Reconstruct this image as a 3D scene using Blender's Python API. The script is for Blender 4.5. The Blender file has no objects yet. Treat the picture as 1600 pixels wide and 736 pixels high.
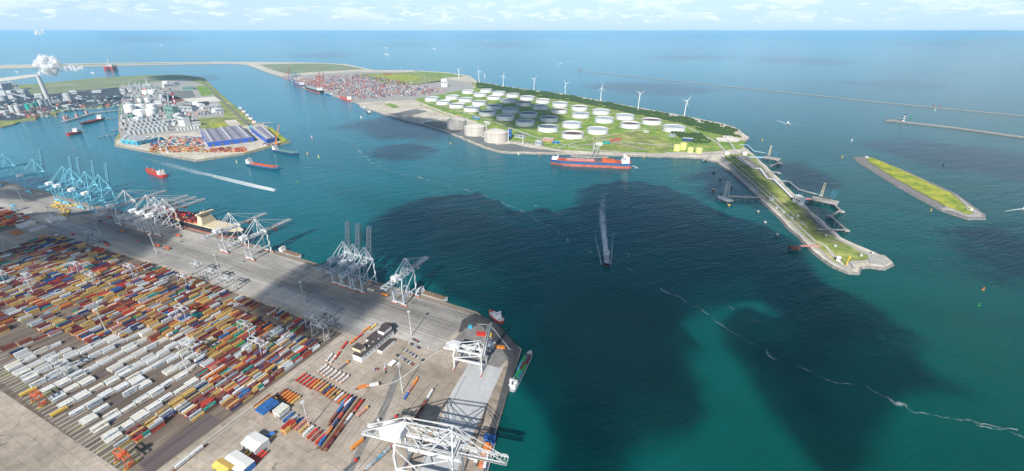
import bpy, bmesh, math, random
from math import sin, cos, tan, atan, atan2, pi, radians, sqrt, hypot
from mathutils import Vector, Matrix, noise
from mathutils.geometry import tessellate_polygon

SC = bpy.context.scene
COL = SC.collection
random.seed(7)

# ------------------------------------------------------------------ camera
H = 366.0            # flying height above the water, metres
F, CX, CY, YH = 677.0, 800.0, 368.0, 48.4
TH = atan((CY - YH) / F)
cam = bpy.data.cameras.new('camera'); camo = bpy.data.objects.new('camera', cam); COL.objects.link(camo)
camo.location = (0, 0, H); camo.rotation_euler = (pi/2 - TH, 0, 0)
cam.sensor_width = 36; cam.lens = 36*F/1600; cam.clip_start = 1; cam.clip_end = 400000
SC.camera = camo

# ------------------------------------------------------------------ light
SUN_EL, SUN_AZ = radians(37), radians(256)      # azimuth of the sun measured from +X
S = Vector((cos(SUN_EL)*cos(SUN_AZ), cos(SUN_EL)*sin(SUN_AZ), sin(SUN_EL)))
sl = bpy.data.lights.new('sun', 'SUN'); sl.energy = 5.0; sl.angle = radians(0.5); sl.color = (1, .95, .87)
so = bpy.data.objects.new('sun', sl); COL.objects.link(so); so.location = (0, 0, 900)
so.rotation_euler = (-S).to_track_quat('-Z', 'Y').to_euler()

W = bpy.data.worlds.new('World'); SC.world = W; W.use_nodes = True
wt = W.node_tree; wt.nodes.clear()
def wn(t, **k):
    n = wt.nodes.new(t)
    for a, b in k.items(): setattr(n, a, b)
    return n
sky = wn('ShaderNodeTexSky', sky_type='NISHITA', sun_disc=False, sun_elevation=SUN_EL,
         sun_rotation=(pi/2 - SUN_AZ), altitude=300, air_density=1.0, dust_density=0.2, ozone_density=3.0)
tc = wn('ShaderNodeTexCoord'); sep = wn('ShaderNodeSeparateXYZ'); wt.links.new(tc.outputs['Generated'], sep.inputs[0])
def wmath(op, a, b=None, clamp=False):
    n = wn('ShaderNodeMath', operation=op, use_clamp=clamp)
    for i, v in enumerate((a, b)):
        if v is None: continue
        if hasattr(v, 'is_linked'): wt.links.new(v, n.inputs[i])
        else: n.inputs[i].default_value = v
    return n.outputs[0]
# two decks of clouds seen edge on: stretch the direction so that they pack towards the horizon
zc = wmath('MAXIMUM', sep.outputs[2], 0.0005)
az = wmath('ARCTAN2', sep.outputs[0], sep.outputs[1])
def cloudlayer(sx, sz, scale, lo, hi, off, det=9, rough=.62):
    cb = wn('ShaderNodeCombineXYZ')
    wt.links.new(wmath('MULTIPLY', az, sx), cb.inputs[0]); wt.links.new(wmath('MULTIPLY', zc, sz), cb.inputs[1])
    cb.inputs[2].default_value = off
    nz = wn('ShaderNodeTexNoise'); nz.inputs['Scale'].default_value = scale; nz.inputs['Detail'].default_value = det
    nz.inputs['Roughness'].default_value = rough; nz.inputs['Distortion'].default_value = .25
    wt.links.new(cb.outputs[0], nz.inputs['Vector'])
    mr = wn('ShaderNodeMapRange', interpolation_type='SMOOTHSTEP'); mr.inputs[1].default_value = lo; mr.inputs[2].default_value = hi
    wt.links.new(nz.outputs[0], mr.inputs[0]); return mr.outputs[0], nz.outputs[0]
m1, n1 = cloudlayer(1, 3.2, 11, .47, .66, 3.3)
m2, n2 = cloudlayer(1, 4.0, 26, .50, .66, 8.1)
def band(lo, hi, v):
    mr = wn('ShaderNodeMapRange', interpolation_type='SMOOTHSTEP'); mr.inputs[1].default_value = lo; mr.inputs[2].default_value = hi
    wt.links.new(v, mr.inputs[0]); return mr.outputs[0]
b1 = wmath('MULTIPLY', wmath('MULTIPLY', m1, band(.012, .040, zc)), wmath('SUBTRACT', 1, band(.09, .20, zc))); b2 = wmath('MULTIPLY', wmath('MULTIPLY', m2, band(.008, .022, zc)), wmath('SUBTRACT', 1, band(.03, .06, zc)))
cl = wmath('MAXIMUM', b1, wmath('MULTIPLY', b2, .8))
# shading of the clouds: thick cores greyer
ramp = wn('ShaderNodeMapRange'); ramp.inputs[1].default_value = .5; ramp.inputs[2].default_value = .75; ramp.inputs[3].default_value = 1; ramp.inputs[4].default_value = 0
wt.links.new(n1, ramp.inputs[0])
cc = wn('ShaderNodeMix', data_type='RGBA'); cc.inputs['A'].default_value = (7.6, 9.0, 10.8, 1); cc.inputs['B'].default_value = (10.2, 10.8, 11.4, 1)
wt.links.new(ramp.outputs[0], cc.inputs['Factor'])
# horizon veil
veil = wn('ShaderNodeMix', data_type='RGBA'); veil.inputs['B'].default_value = (4.7, 7.1, 10.0, 1)
wt.links.new(sky.outputs[0], veil.inputs['A']); wt.links.new(wmath('MULTIPLY', wmath('SUBTRACT', 1, band(0, .13, zc)), .85), veil.inputs['Factor'])
mx = wn('ShaderNodeMix', data_type='RGBA'); wt.links.new(veil.outputs['Result'], mx.inputs['A']); wt.links.new(cc.outputs['Result'], mx.inputs['B'])
wt.links.new(wmath('MULTIPLY', cl, .66), mx.inputs['Factor'])
bg = wn('ShaderNodeBackground'); bg.inputs[1].default_value = .085; wt.links.new(mx.outputs['Result'], bg.inputs[0])
wo = wn('ShaderNodeOutputWorld'); wt.links.new(bg.outputs[0], wo.inputs[0])

vs = SC.view_settings; vs.view_transform = 'Standard'; vs.look = 'None'; vs.gamma = 1; vs.exposure = 0.45
SC.cycles.use_denoising = True; SC.cycles.max_bounces = 6; SC.cycles.diffuse_bounces = 3; SC.cycles.glossy_bounces = 2
SC.cycles.transparent_max_bounces = 48; SC.cycles.volume_bounces = 1; SC.cycles.sample_clamp_indirect = 4
SC.cycles.volume_step_rate = 1.0; SC.cycles.volume_max_steps = 64

# ------------------------------------------------------------------ where a thing seen in the photograph stands
def G(x, y, z=5.0):
    u = (x-CX)/F; v = (CY-y)/F
    d = (u, v*sin(TH)+cos(TH), v*cos(TH)-sin(TH)); t = -(H-z)/d[2]
    return Vector((d[0]*t, d[1]*t, z))
def PXM(p):                                  # photograph pixels per metre at a point
    return F/(p[1]*cos(TH) + (H-p[2])*sin(TH))
def PROJ(p):
    d = p[1]*cos(TH) + (H-p[2])*sin(TH)
    return CX+F*p[0]/d, CY-F*(p[1]*sin(TH) - (H-p[2])*cos(TH))/d
# the terminal's own axes: a along the quay (towards the corner), b out to sea
O = G(745, 487); E1 = Vector((0.89545, -0.44516, 0)); E2 = Vector((0.44516, 0.89545, 0)); ROT_T = atan2(E1.y, E1.x)
def off(a): return -0.052*(-450-a) if a < -450 else 0.0
def T(a, b, z=5.0):
    p = O + E1*a + E2*(b+off(a)); return Vector((p.x, p.y, z))

# ------------------------------------------------------------------ materials
def mat(name, c, rough=.7, var=.12, scale=.3, metal=0.0, spec=.3, bump=0, c2=None, vs_=None, alpha=None):
    m = bpy.data.materials.new(name); m.use_nodes = True; nt = m.node_tree
    b = nt.nodes['Principled BSDF']; b.inputs['Roughness'].default_value = rough; b.inputs['Metallic'].default_value = metal
    b.inputs['Specular IOR Level'].default_value = spec
    tcn = nt.nodes.new('ShaderNodeTexCoord'); nz = nt.nodes.new('ShaderNodeTexNoise'); nz.inputs['Scale'].default_value = scale
    nz.inputs['Detail'].default_value = 6; nz.inputs['Roughness'].default_value = .6
    src = tcn.outputs['Object']
    if vs_:
        mp = nt.nodes.new('ShaderNodeMapping'); mp.inputs['Scale'].default_value = vs_; mp.inputs['Rotation'].default_value[2] = 0
        nt.links.new(src, mp.inputs[0]); src = mp.outputs[0]
    nt.links.new(src, nz.inputs['Vector'])
    mr = nt.nodes.new('ShaderNodeMapRange'); mr.inputs[1].default_value = .3; mr.inputs[2].default_value = .7
    nt.links.new(nz.outputs[0], mr.inputs[0])
    mi = nt.nodes.new('ShaderNodeMix'); mi.data_type = 'RGBA'
    d = c2 or tuple(max(0, v*(1-2*var)) for v in c)
    mi.inputs['A'].default_value = (*d, 1); mi.inputs['B'].default_value = (*c, 1)
    nt.links.new(mr.outputs[0], mi.inputs['Factor']); nt.links.new(mi.outputs['Result'], b.inputs['Base Color'])
    if bump:
        bp = nt.nodes.new('ShaderNodeBump'); bp.inputs['Strength'].default_value = bump; bp.inputs['Distance'].default_value = .5
        nt.links.new(nz.outputs[0], bp.inputs['Height']); nt.links.new(bp.outputs[0], b.inputs['Normal'])
    return m
M = {}
def mk(name, *a, **k): M[name] = mat(name, *a, **k); return M[name]
for n, c, k in (
    ('white_paint', (.80,.80,.78), dict(var=.08)), ('white_metal', (.66,.67,.67), dict(var=.16, scale=.4)),
    ('grey_paint', (.47,.53,.57), dict(var=.08)), ('grey_dark', (.12,.13,.14), {}), ('dark', (.03,.03,.035), {}),
    ('pale_grey', (.55,.56,.55), {}), ('blue_crane', (.24,.60,.74), dict(var=.1)), ('pale_blue', (.45,.66,.74), {}),
    ('orange_red', (.62,.14,.05), {}), ('orange', (.75,.26,.04), {}), ('yellow', (.78,.50,.08), {}), ('red', (.55,.04,.03), {}),
    ('deck_red', (.48,.11,.07), {}), ('hull_blue', (.03,.13,.30), {}), ('hull_red', (.55,.16,.12), dict(var=.22, scale=.08)), ('hull_black', (.03,.035,.045), {}),
    ('cream', (.72,.62,.42), {}), ('brown_roof', (.085,.065,.065), dict(var=.15)), ('concrete', (.42,.40,.36), dict(var=.15, scale=.08)),
    ('concrete_pale', (.56,.54,.50), dict(var=.2, scale=.06)), ('steel', (.40,.43,.45), dict(var=.1, rough=.5)),
    ('lng', (.60,.56,.50), dict(var=.14, scale=.05, vs_=(1,1,.25))), ('roof_rust', (.16,.11,.10), dict(var=.25, scale=.06)),
    ('roof_slate', (.13,.17,.22), dict(var=.2, scale=.06)), ('roof_pale', (.42,.47,.51), dict(var=.15, scale=.06)),
    ('roof_grey', (.30,.35,.40), dict(var=.2, scale=.06)), ('tank_wall', (.70,.71,.72), dict(var=.09, scale=.12, vs_=(1,1,.2))),
    ('gantry', (.50,.52,.53), {}), ('cyan', (.05,.40,.55), {}), ('teal', (.03,.38,.34), {}), ('green', (.05,.33,.10), {}), ('navy', (.03,.07,.20), {}), ('blue', (.05,.18,.50), {}),
    ('lemon', (.72,.74,.25), {}), ('glass', (.03,.05,.07), dict(rough=.15, spec=.6)), ('purple_roof', (.26,.25,.30), dict(var=.1, scale=.05, vs_=(1,.15,1))),
    ('royal_blue', (.04,.12,.50), {}), ('rust', (.25,.10,.05), dict(var=.3)), ('trunk', (.10,.07,.05), {}), ('coal', (.085,.09,.10), dict(var=.3, scale=.02)),
    ('silver', (.45,.47,.48), dict(var=.08, rough=.45)), ('pinkish', (.60,.30,.26), {}), ('plant_green', (.16,.30,.26), {}),
    ): mk(n, c, **k)

# ------------------------------------------------------------------ mesh collector
class MB:
    def __init__(s, m=None): s.v = []; s.f = []; s.mi = []; s.col = []; s.mats = []; s.cur = m; s.c = None
    def m(s, mt): s.cur = mt; return s
    def add(s, vs, fs):
        mt = M[s.cur] if isinstance(s.cur, str) else s.cur
        if mt not in s.mats: s.mats.append(mt)
        k = s.mats.index(mt); o = len(s.v); s.v += [tuple(v) for v in vs]
        for f in fs: s.f.append(tuple(o+i for i in f)); s.mi.append(k); s.col.append(s.c)
        return s
    def hexa(s, p): return s.add(p, [(0,3,2,1),(4,5,6,7),(0,1,5,4),(1,2,6,5),(2,3,7,6),(3,0,4,7)])
    def box(s, c, d, rz=0):
        hx, hy, hz = d[0]/2, d[1]/2, d[2]/2; ca, sa = cos(rz), sin(rz)
        return s.hexa([(c[0]+x*ca-y*sa, c[1]+x*sa+y*ca, c[2]+z) for z in (-hz, hz) for x, y in ((-hx,-hy),(hx,-hy),(hx,hy),(-hx,hy))])
    def bz(s, x, y, z0, dx, dy, dz, rz=0): return s.box((x, y, z0+dz/2), (dx, dy, dz), rz)
    def beam(s, p, q, w, h=None, up=(0,0,1)):
        p = Vector(p); q = Vector(q); d = (q-p); L = d.length
        if L < 1e-6: return s
        d /= L; u = Vector(up)
        if abs(d.dot(u)) > .98: u = Vector((0,1,0))
        r = d.cross(u).normalized(); u = r.cross(d); h = h or w; r *= w/2; u *= h/2
        return s.hexa([p-r-u, p+r-u, p+r+u, p-r+u, q-r-u, q+r-u, q+r+u, q-r+u])
    def cyl(s, c, r, h, n=16, r2=None, cap=True, ax=None):
        r2 = r if r2 is None else r2
        if ax is None:
            A = [(c[0]+r*cos(2*pi*i/n), c[1]+r*sin(2*pi*i/n), c[2]) for i in range(n)]
            B = [(c[0]+r2*cos(2*pi*i/n), c[1]+r2*sin(2*pi*i/n), c[2]+h) for i in range(n)]
        else:
            d = Vector(ax).normalized(); u = d.orthogonal().normalized(); w = d.cross(u); c = Vector(c)
            A = [c+(u*cos(2*pi*i/n)+w*sin(2*pi*i/n))*r for i in range(n)]; B = [c+d*h+(u*cos(2*pi*i/n)+w*sin(2*pi*i/n))*r2 for i in range(n)]
        fs = [(i, (i+1) % n, n+(i+1) % n, n+i) for i in range(n)]
        if cap: fs += [tuple(range(n))[::-1], tuple(range(n, 2*n))]
        return s.add(A+B, fs)
    def rev(s, c, prof, n=24):               # prof: (r, z) from bottom to top
        vs = []; fs = []
        for r, z in prof: vs += [(c[0]+r*cos(2*pi*i/n), c[1]+r*sin(2*pi*i/n), c[2]+z) for i in range(n)]
        for k in range(len(prof)-1):
            for i in range(n): j = (i+1) % n; fs.append((k*n+i, k*n+j, (k+1)*n+j, (k+1)*n+i))
        fs.append(tuple(range(n))[::-1]); fs.append(tuple(range((len(prof)-1)*n, len(prof)*n)))
        return s.add(vs, fs)
    def prism(s, poly, z0, z1, slope=0, top=None):     # side walls slope outwards by `slope` metres
        n = len(poly); P = [Vector((p[0], p[1], 0)) for p in poly]
        A = sum(P[i].x*P[(i+1) % n].y-P[(i+1) % n].x*P[i].y for i in range(n))
        if A < 0: P = P[::-1]
        Q = P
        if slope: Q = offset_poly(P, slope)
        vs = [(q.x, q.y, z0) for q in Q]+[(p.x, p.y, z1) for p in P]
        s.add(vs, [(i, (i+1) % n, n+(i+1) % n, n+i) for i in range(n)])
        if top: s.cur = top
        tr = tessellate_polygon([P]); s.add([(p.x, p.y, z1) for p in P], [t if ((P[t[1]]-P[t[0]]).cross(P[t[2]]-P[t[0]])).z > 0 else t[::-1] for t in tr])
        return s
    def build(s, name, parent=None, smooth=False, rnd=False):
        me = bpy.data.meshes.new(name); me.from_pydata(s.v, [], s.f)
        for m_ in s.mats: me.materials.append(m_)
        me.polygons.foreach_set('material_index', s.mi)
        if smooth: me.polygons.foreach_set('use_smooth', [True]*len(s.f))
        if any(c is not None for c in s.col):
            at = me.attributes.new('paint', 'FLOAT_COLOR', 'FACE')
            at.data.foreach_set('color', [x for c in s.col for x in (*(c or (1,1,1)), 1)])
        me.update(); o = bpy.data.objects.new(name, me); COL.objects.link(o)
        if parent: o.parent = parent
        return o
def offset_poly(P, d):
    n = len(P); out = []
    for i in range(n):
        a, b, c = P[i-1], P[i], P[(i+1) % n]
        e, f = (b-a), (c-b)
        if e.length < 1e-6 or f.length < 1e-6: out.append(b.copy()); continue
        e.normalize(); f.normalize(); ne = Vector((e.y, -e.x, 0)); nf = Vector((f.y, -f.x, 0))
        m_ = ne+nf; k = m_.length_squared
        out.append(b+m_*(d*2/max(k, .8)))
    return out
def tag(o, label=None, cat=None, group=None, kind=None):
    if label: o['label'] = label
    if cat: o['category'] = cat
    if group: o['group'] = group
    if kind: o['kind'] = kind
    return o
def root(name, loc, rz=0, label=None, cat=None, group=None):
    o = bpy.data.objects.new(name, None); COL.objects.link(o); o.location = loc; o.rotation_euler = (0, 0, rz); o.empty_display_size = 2
    return tag(o, label, cat, group)
KIDS = {}
def kids(o): return [c for c in bpy.data.objects if c.parent == o]
def proto_children(o):
    return [(c, proto_children(c)) for c in kids(o)]
def dup(o, loc, rz, label, tree=None, sc=None):
    r = o.copy(); COL.objects.link(r); r.location = loc; r.rotation_euler = (0, 0, rz); r['label'] = label
    if sc: r.scale = (sc, sc, sc)
    def rec(tr, par):
        for c, sub in tr:
            d = c.copy(); COL.objects.link(d); d.parent = par; rec(sub, d)
    rec(tree if tree is not None else proto_children(o), r); return r
ORD = ['first','second','third','fourth','fifth','sixth','seventh','eighth','ninth','tenth','eleventh','twelfth','thirteenth','fourteenth','fifteenth',
       'sixteenth','seventeenth','eighteenth','nineteenth','twentieth']+['twenty-'+w for w in ('first','second','third','fourth','fifth','sixth','seventh','eighth','ninth')]+['thirtieth']
# ------------------------------------------------------------------ ground materials
def ramp_mat(name, stops, scale, rough=.9, stretch=None, rotz=0, detail=8, bump=0, second=None, paved=0):
    m = bpy.data.materials.new(name); m.use_nodes = True; nt = m.node_tree; b = nt.nodes['Principled BSDF']
    b.inputs['Roughness'].default_value = rough; b.inputs['Specular IOR Level'].default_value = .2
    tcn = nt.nodes.new('ShaderNodeTexCoord'); src = tcn.outputs['Object']
    mp = nt.nodes.new('ShaderNodeMapping'); mp.vector_type = 'TEXTURE'; mp.inputs['Rotation'].default_value[2] = rotz
    if stretch: mp.inputs['Scale'].default_value = stretch
    nt.links.new(src, mp.inputs[0])
    nz = nt.nodes.new('ShaderNodeTexNoise'); nz.inputs['Scale'].default_value = scale; nz.inputs['Detail'].default_value = detail; nz.inputs['Roughness'].default_value = .65
    nt.links.new(mp.outputs[0], nz.inputs['Vector'])
    cr = nt.nodes.new('ShaderNodeValToRGB'); e = cr.color_ramp.elements
    while len(e) < len(stops): e.new(.5)
    for i, (p, c) in enumerate(stops): e[i].position = p; e[i].color = (*c, 1)
    nt.links.new(nz.outputs[0], cr.inputs[0]); out = cr.outputs[0]
    for sc2, amt, st in (second or ()):
        mp2 = nt.nodes.new('ShaderNodeMapping'); mp2.vector_type = 'TEXTURE'; mp2.inputs['Rotation'].default_value[2] = rotz; mp2.inputs['Scale'].default_value = st
        nt.links.new(src, mp2.inputs[0])
        n2_ = nt.nodes.new('ShaderNodeTexNoise'); n2_.inputs['Scale'].default_value = sc2; n2_.inputs['Detail'].default_value = 5; nt.links.new(mp2.outputs[0], n2_.inputs['Vector'])
        r = nt.nodes.new('ShaderNodeMapRange'); r.inputs[1].default_value = .3; r.inputs[2].default_value = .7; r.inputs[3].default_value = 1-amt; r.inputs[4].default_value = 1+amt
        nt.links.new(n2_.outputs[0], r.inputs[0]); vm = nt.nodes.new('ShaderNodeVectorMath'); vm.operation = 'SCALE'
        nt.links.new(out, vm.inputs[0]); nt.links.new(r.outputs[0], vm.inputs['Scale']); out = vm.outputs[0]
    if paved:                                  # slab joints, oil stains and tyre scuffs
        def scl(o_, fac):
            vm_ = nt.nodes.new('ShaderNodeVectorMath'); vm_.operation = 'SCALE'; nt.links.new(o_, vm_.inputs[0]); nt.links.new(fac, vm_.inputs['Scale']); return vm_.outputs[0]
        mp3 = nt.nodes.new('ShaderNodeMapping'); mp3.vector_type = 'TEXTURE'; mp3.inputs['Rotation'].default_value[2] = ROT_T; nt.links.new(src, mp3.inputs[0])
        br = nt.nodes.new('ShaderNodeTexBrick'); br.offset = 0; br.inputs['Scale'].default_value = 1; br.inputs['Brick Width'].default_value = paved; br.inputs['Row Height'].default_value = paved*.7; br.inputs['Mortar Size'].default_value = .16
        br.inputs['Color1'].default_value = (1,1,1,1); br.inputs['Color2'].default_value = (.88,.88,.88,1); br.inputs['Mortar'].default_value = (.62,.62,.62,1); nt.links.new(mp3.outputs[0], br.inputs['Vector'])
        bw_ = nt.nodes.new('ShaderNodeRGBToBW'); nt.links.new(br.outputs['Color'], bw_.inputs[0]); out = scl(out, bw_.outputs[0])
        for sc_, lo_, hi_, dist, dk in ((.10, .64, .74, 0, .55), (.022, .485, .5, 3.5, .80), (.03, .56, .575, 4.5, .84)):
            n_ = nt.nodes.new('ShaderNodeTexNoise'); n_.inputs['Scale'].default_value = sc_; n_.inputs['Detail'].default_value = 3 if dist else 7; n_.inputs['Distortion'].default_value = dist; nt.links.new(src, n_.inputs['Vector'])
            if dist:
                sb = nt.nodes.new('ShaderNodeMath'); sb.operation = 'SUBTRACT'; nt.links.new(n_.outputs[0], sb.inputs[0]); sb.inputs[1].default_value = lo_; ab = nt.nodes.new('ShaderNodeMath'); ab.operation = 'ABSOLUTE'; nt.links.new(sb.outputs[0], ab.inputs[0])
                r_ = nt.nodes.new('ShaderNodeMapRange'); r_.inputs[1].default_value = 0; r_.inputs[2].default_value = .010; r_.inputs[3].default_value = dk; r_.inputs[4].default_value = 1; nt.links.new(ab.outputs[0], r_.inputs[0])
            else: r_ = nt.nodes.new('ShaderNodeMapRange'); r_.inputs[1].default_value = lo_; r_.inputs[2].default_value = hi_; r_.inputs[3].default_value = 1; r_.inputs[4].default_value = dk; nt.links.new(n_.outputs[0], r_.inputs[0])
            out = scl(out, r_.outputs[0])
    nt.links.new(out, b.inputs['Base Color'])
    if bump:
        bp = nt.nodes.new('ShaderNodeBump'); bp.inputs['Strength'].default_value = bump; bp.inputs['Distance'].default_value = 1
        nt.links.new(nz.outputs[0], bp.inputs['Height']); nt.links.new(bp.outputs[0], b.inputs['Normal'])
    M[name] = m; return m
ONE = (1, 1, 1)
ramp_mat('grass', [(.32,(.30,.26,.17)),(.42,(.20,.22,.075)),(.50,(.20,.26,.06)),(.58,(.32,.33,.10)),(.68,(.42,.38,.23))], .02, second=[(.12,.22,ONE),(.02,.2,(3,1,1))])
ramp_mat('grass_green', [(.3,(.10,.17,.04)),(.45,(.15,.26,.045)),(.58,(.25,.32,.07)),(.68,(.36,.34,.16))], .022, second=[(.12,.25,ONE),(.03,.2,(2.5,1,1))])
ramp_mat('grass_yellow', [(.3,(.14,.20,.035)),(.46,(.24,.30,.04)),(.58,(.42,.40,.05)),(.72,(.26,.28,.07))], .03, second=[(.2,.2,ONE)])
ramp_mat('meadow_far', [(.3,(.17,.20,.12)),(.5,(.21,.25,.13)),(.7,(.31,.31,.19))], .004, second=[(.03,.15,ONE)])
ramp_mat('sand', [(.3,(.40,.35,.28)),(.5,(.52,.47,.38)),(.7,(.62,.58,.50))], .01, second=[(.08,.15,ONE)])
ramp_mat('sand_bright', [(.3,(.55,.50,.42)),(.7,(.72,.68,.60))], .01)
ramp_mat('stone', [(.3,(.09,.085,.08)),(.5,(.20,.19,.18)),(.7,(.36,.34,.32))], .35, detail=4, bump=.6)
ramp_mat('stone_pale', [(.3,(.26,.25,.23)),(.7,(.50,.47,.43))], .25, detail=4, bump=.6)
ramp_mat('asphalt', [(.33,(.27,.228,.18)),(.5,(.37,.316,.255)),(.68,(.46,.40,.33))], .012, second=[(.15,.12,ONE),(.9,.08,ONE),(.05,.12,(9,1,1))], paved=12)
ramp_mat('asphalt_dark', [(.3,(.045,.045,.05)),(.7,(.10,.10,.10))], .03, second=[(.3,.2,ONE)])
ramp_mat('asphalt_mid', [(.3,(.14,.135,.13)),(.7,(.22,.21,.20))], .03, second=[(.3,.2,ONE)])
ramp_mat('apron', [(.3,(.16,.15,.14)),(.45,(.29,.275,.25)),(.6,(.42,.395,.355)),(.75,(.54,.51,.455))], .02, stretch=(14,1,1), rotz=ROT_T, second=[(.02,.12,ONE),(.5,.10,(20,1,1))], paved=16)
ramp_mat('yard_ground', [(.3,(.08,.062,.05)),(.5,(.14,.108,.085)),(.7,(.24,.195,.15))], .12, stretch=(1,18,1), rotz=ROT_T, second=[(.02,.12,ONE),(.35,.12,(1,14,1))])
ramp_mat('yard_plum', [(.3,(.075,.058,.058)),(.7,(.15,.12,.115))], .15, stretch=(1,18,1), rotz=ROT_T, second=[(.3,.1,(1,14,1))])
ramp_mat('slab_white', [(.3,(.34,.35,.36)),(.7,(.50,.50,.49))], .05, stretch=(1,6,1), rotz=ROT_T-radians(-12), second=[(.3,.08,ONE)])
ramp_mat('quay_rust', [(.3,(.16,.125,.10)),(.7,(.38,.32,.25))], .15, stretch=(5,1,1), rotz=ROT_T, second=[(.5,.2,ONE)])
ramp_mat('mud', [(.3,(.12,.14,.15)),(.7,(.22,.22,.20))], .01)
M['lane_paint'] = mat('lane_paint', (.72,.72,.70), var=.2, scale=.4)
M['rail'] = mat('rail', (.06,.055,.05), var=.2)

# ------------------------------------------------------------------ the sea
def water_mat():
    m = bpy.data.materials.new('sea_water'); m.use_nodes = True; nt = m.node_tree; b = nt.nodes['Principled BSDF']
    b.inputs['Roughness'].default_value = .12; b.inputs['IOR'].default_value = 1.33; b.inputs['Specular IOR Level'].default_value = .30
    N = nt.nodes.new; L = nt.links.new
    geo = N('ShaderNodeNewGeometry'); P_ = geo.outputs['Position']
    nz = N('ShaderNodeTexNoise'); nz.inputs['Scale'].default_value = .0011; nz.inputs['Detail'].default_value = 5; L(P_, nz.inputs['Vector'])
    # silty green close inshore at the harbour mouth, bluer out to sea
    sp = N('ShaderNodeSeparateXYZ'); L(P_, sp.inputs[0])
    ln = N('ShaderNodeMath'); ln.operation = 'MULTIPLY_ADD'; L(sp.outputs[1], ln.inputs[0]); ln.inputs[1].default_value = 1/4200; 
    xx = N('ShaderNodeMath'); xx.operation = 'MULTIPLY'; L(sp.outputs[0], xx.inputs[0]); xx.inputs[1].default_value = -1/4500; L(xx.outputs[0], ln.inputs[2])
    ad = N('ShaderNodeMath'); ad.operation = 'MULTIPLY_ADD'; L(nz.outputs[0], ad.inputs[0]); ad.inputs[1].default_value = .45; L(ln.outputs[0], ad.inputs[2])
    cr = N('ShaderNodeValToRGB'); e = cr.color_ramp.elements; e.new(.5); e.new(.75)
    for i, (p, c) in enumerate([(.18,(.001,.062,.050)),(.42,(.001,.088,.095)),(.7,(.002,.125,.172)),(1,(.006,.180,.26))]): e[i].position = p; e[i].color = (*c, 1)
    L(ad.outputs[0], cr.inputs[0])
    # streaks of silt
    mp = N('ShaderNodeMapping'); mp.vector_type = 'TEXTURE'; mp.inputs['Scale'].default_value = (5, 1, 1); mp.inputs['Rotation'].default_value[2] = radians(-28); L(P_, mp.inputs[0])
    n3 = N('ShaderNodeTexNoise'); n3.inputs['Scale'].default_value = .010; n3.inputs['Detail'].default_value = 6; n3.inputs['Distortion'].default_value = .6; L(mp.outputs[0], n3.inputs['Vector'])
    r3 = N('ShaderNodeMapRange'); r3.inputs[1].default_value = .3; r3.inputs[2].default_value = .7; r3.inputs[3].default_value = .88; r3.inputs[4].default_value = 1.12; L(n3.outputs[0], r3.inputs[0])
    vm = N('ShaderNodeVectorMath'); vm.operation = 'SCALE'; L(cr.outputs[0], vm.inputs[0]); L(r3.outputs[0], vm.inputs['Scale']); L(vm.outputs[0], b.inputs['Base Color'])
    # wind waves: a short sea running one way plus chop
    mp2 = N('ShaderNodeMapping'); mp2.vector_type = 'TEXTURE'; mp2.inputs['Scale'].default_value = (3.2, 1, 1); mp2.inputs['Rotation'].default_value[2] = radians(24); L(P_, mp2.inputs[0])
    w1 = N('ShaderNodeTexNoise'); w1.inputs['Scale'].default_value = .17; w1.inputs['Detail'].default_value = 4; w1.inputs['Roughness'].default_value = .55; L(mp2.outputs[0], w1.inputs['Vector'])
    w2 = N('ShaderNodeTexNoise'); w2.inputs['Scale'].default_value = .035; w2.inputs['Detail'].default_value = 3; L(mp2.outputs[0], w2.inputs['Vector'])
    sm = N('ShaderNodeMath'); sm.operation = 'MULTIPLY_ADD'; L(w2.outputs[0], sm.inputs[0]); sm.inputs[1].default_value = 1.2; L(w1.outputs[0], sm.inputs[2])
    bp = N('ShaderNodeBump'); bp.inputs['Strength'].default_value = .6; bp.inputs['Distance'].default_value = 1.8; L(sm.outputs[0], bp.inputs['Height']); L(bp.outputs[0], b.inputs['Normal'])
    M['sea_water'] = m
water_mat()
rad = [0, 300, 600, 1000, 1600, 2500, 4000, 6500, 10000, 16000, 26000, 40000, 56000]; NS = 72
vs_ = [(0, 0, 0)]+[(r*cos(2*pi*i/NS), r*sin(2*pi*i/NS), 0) for r in rad[1:] for i in range(NS)]
fs_ = [(0, 1+i, 1+(i+1) % NS) for i in range(NS)]
for k in range(len(rad)-2):
    for i in range(NS): fs_.append((1+k*NS+i, 1+(k+1)*NS+i, 1+(k+1)*NS+(i+1) % NS, 1+k*NS+(i+1) % NS))
tag(MB('sea_water').add(vs_, fs_).build('water'), kind='structure')

# ------------------------------------------------------------------ land sheets
ORGANIC = {'grass','grass_green','grass_yellow','meadow_far','sand','sand_bright','mud','stone','stone_pale','coal','rust'}
def ragged(P, step, amp):
    out = []
    for i in range(len(P)):
        a, b = P[i], P[(i+1) % len(P)]; L_ = (b-a).length; n = max(1, min(60, int(L_/step)))
        for k in range(n):
            q = a.lerp(b, k/n); s_ = 0 if (k == 0 or L_ > 6000) else 1
            out.append(Vector((q.x+s_*amp*2*noise.noise(Vector((q.x*.035, q.y*.035, 2))), q.y+s_*amp*2*noise.noise(Vector((q.x*.035, q.y*.035, 11))), q.z)))
    return out
def land(name, pts, z, side, top, slope=0, zb=-1.0, px=True, kind='structure'):
    P = [G(x, y, z) for x, y in pts] if px else [Vector((p[0], p[1], z)) for p in pts]
    if name in ('coast', 'island', 'sand_bar'): P = ragged(P, 20 if name != 'island' else 9, 3 if name != 'island' else 1.5)
    mb = MB(side).prism(P, zb, z, slope=slope, top=top); return tag(mb.build(name), kind=kind)
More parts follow.
